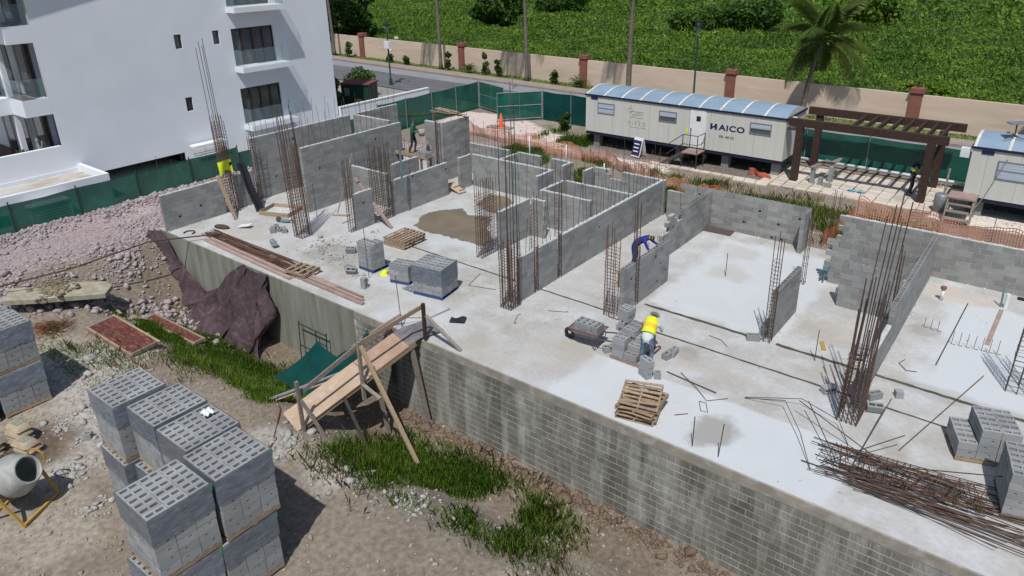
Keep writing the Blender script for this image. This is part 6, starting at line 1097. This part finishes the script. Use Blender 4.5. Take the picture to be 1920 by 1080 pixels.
frond_meshes = []
for v in range(4):
    Vv = []; Ff = []; L = 2.9+.25*v; dr_ = (1.3, 1.9, 1.0, 2.2)[v]; K = 34; rach = MB(); pts = []
    def sp(s): return Vector((L*s*(1-.12*s), 0, .95*s-dr_*s*s*1.05))
    for i in range(K):
        s = .12+.88*i/K; p = sp(s); tg = (sp(min(1, s+.03))-p).normalized(); ll = .85*math.sin(math.pi*(.12+.86*s))**.7
        for sd in (-1, 1):
            d = (tg*.55+Vector((0, sd*.85, -.28-.35*s))).normalized()*ll*R.uniform(.85, 1.1); w_ = tg*.028; n0 = len(Vv); mid = p+d*.55; tip = p+d+Vector((0,0,-.22*ll)); Vv += [tuple(p-w_*.6), tuple(p+w_*.6), tuple(mid+w_), tuple(tip), tuple(mid-w_)]; Ff.append((n0, n0+1, n0+2, n0+3, n0+4))
    mb = MB(); mb.v = Vv; mb.f = Ff; mb.m = [0]*len(Ff); mb.tube([sp(i/10) for i in range(11)], [.035*(1-i/11)+.006 for i in range(11)], 5, 0); frond_meshes.append(mb.mesh('frond', M['palm']))
def palm(label, x, y, h, lean=(0, 0), r=.17, nf=17):
    t = thing('palm_tree', label, 'palm', (x, y, -.15)); top = Vector((lean[0], lean[1], h)); N_ = 14; pts = [Vector((lean[0]*(s*s), lean[1]*(s*s), h*s)) for s in [i/N_ for i in range(N_+1)]]
    part('trunk', MB().tube(pts, [r*(1.55 if i == 0 else 1.0-.35*i/N_+(.03 if i % 2 else 0)) for i in range(N_+1)], 9), M['bark'], t, smooth=True)
    cr = thing('crown', '', '', top); del cr['label']; del cr['category']; cr.parent = t; core = MB().tube([(0,0,-.25),(0,0,.35)], [.16,.1], 8)
    part('crown_shaft', core, M['bark'], t, tuple(top)); bpy.data.objects.remove(cr)
    for k in range(nf):
        el = (-.75, -.35, .05, .45, .85, 1.15)[k % 6]+R.uniform(-.15, .15); link('frond', frond_meshes[(0, 1, 2, 3)[k % 4]], t, tuple(top+Vector((0,0,.15))), (R.uniform(-.25,.25), -el, k*2.4+R.uniform(-.3,.3)), (1.3,)*3)
    for k in range(5): a = k*1.26; part('coconut', MB().ell((.2*math.cos(a),.2*math.sin(a),-.12), (.1,.1,.12), 0, 8, 6), M['weedd'], t, tuple(top))
    return t
palm('slender palm trunk against the boundary wall beside the white building', -66.5, 52.0, 9.0, (-.4, 0)); palm('tall palm trunk between the left lamp and the first round shrub', -49.5, 51.2, 10.5, (-.5, .2)); palm('tall palm trunk in front of the wall left of the long trailer', -38.6, 50.6, 10.0, (-.3, 0)); palm('tall straight palm trunk behind the long trailer', -28.3, 50.3, 11.0, (.35, 0), .2)
palm('short coconut palm with its crown showing behind the pergola', -14.6, 50.0, 5.1, (.6, .3), .19, 18); palm('coconut palm with fronds hanging in at the upper right edge', .2, 49.6, 5.3, (.3, 0), .19, 18)
GS = 'small shrubs planted along the boundary wall'
def shrub(label, x, h, r, off, kind=0):
    y = wall_y(x)-off; t = thing('wall_shrub', label, 'shrub', (x, y, -.1), group=GS); st = MB(); P = []; S = []
    if kind:
        mb = MB()
        for k in range(26):
            a = R.uniform(0, 6.28); e = R.uniform(.35, 1.35); L = r*R.uniform(.9, 1.35); d = Vector((math.cos(a)*math.cos(e), math.sin(a)*math.cos(e), math.sin(e))); sd = Vector((-math.sin(a), math.cos(a), 0)); p0 = Vector((0,0,.1)); prev = p0
            for j in range(9):
                u = (j+1)/9; q = p0+d*L*u+Vector((0,0,-.55*L*u*u))
                for s in (-1, 1): mb.quad([q, q+d*.07, q+(sd*s*.30+d*.14)*(1.1-u)+Vector((0,0,-.08)), q+(sd*s*.16)*(1.1-u)])
        part('foliage', mb, M['palm'], t)
    else:
        for k in range(9): z = h*R.uniform(.2, 1); a = R.uniform(0, 6.28); q = r*.5*R.random(); p, ss = cluster((q*math.cos(a), q*math.sin(a), z), (r*.5,)*3, 46, .13); P.append(p); S.append(ss)
        V, F = leafquads(np.concatenate(P), np.concatenate(S), 1.2, .5); link('foliage', npmesh('foliage', V, F, M['shrub']), t)
    part('stem', MB().tube([(0,0,-.1),(.03,0,h*.8)], [.05,.02], 6), M['bark'], t)
for l, x, h, r, o_, k in (('small shrub by the wall nearest the white building', -64.4, 1.4, .6, 1.0, 0), ('tiny shrub behind the left street lamp', -57.5, .7, .5, 1.1, 0), ('low shrub left of the tall palm trunk', -55, .7, .5, 1.0, 0), ('slim leafy shrub left of the first round palm shrub', -49.0, 1.6, .45, 1.0, 0), ('first round palm shrub beside the brown pillar at left', -46.2, 1.2, 1.5, 1.1, 1), ('taller slim shrub right of the left round palm shrub', -44.2, 1.9, .45, .9, 0), ('narrow bushy shrub left of the palm trunk', -42.5, 1.5, .5, 1.0, 0), ('small shrub midway between palm trunk and second round shrub', -36.0, 1.0, .55, .9, 0), ('second round palm shrub before the pillar left of the trailer', -33.4, 1.2, 1.55, 1.0, 1), ('low clump of grass-like plant behind the second trailer', -2.5, .5, .6, 1.2, 0)): shrub(l, x, h, r, o_, k)
for l, x, y, h, r in (('dark hedge bush beside the transformer cabinet, left', -46.0, 34.8, 2.0, 1.3), ('tall hedge bush behind the transformer cabinet', -46.5, 38.5, 2.4, 1.6), ('low bush between the building corner and the cabinet', -43.5, 33.2, 1.5, 1.1), ('bush at the corner of the white building', -42.8, 31.9, 1.6, 1.0), ('weedy sapling in the grass by the long trailer', -24.6, 36.0, 1.9, .35)): tree(l, x, y, h, r, 1500, .14, 'shrub', 'bush', 'garden_bush')
tree('clipped green hedge on the terrace below the annex', -37.2, 4.2, 1.2, 1.4, 2200, .12, 'shrub', 'hedge', 'garden_bush')
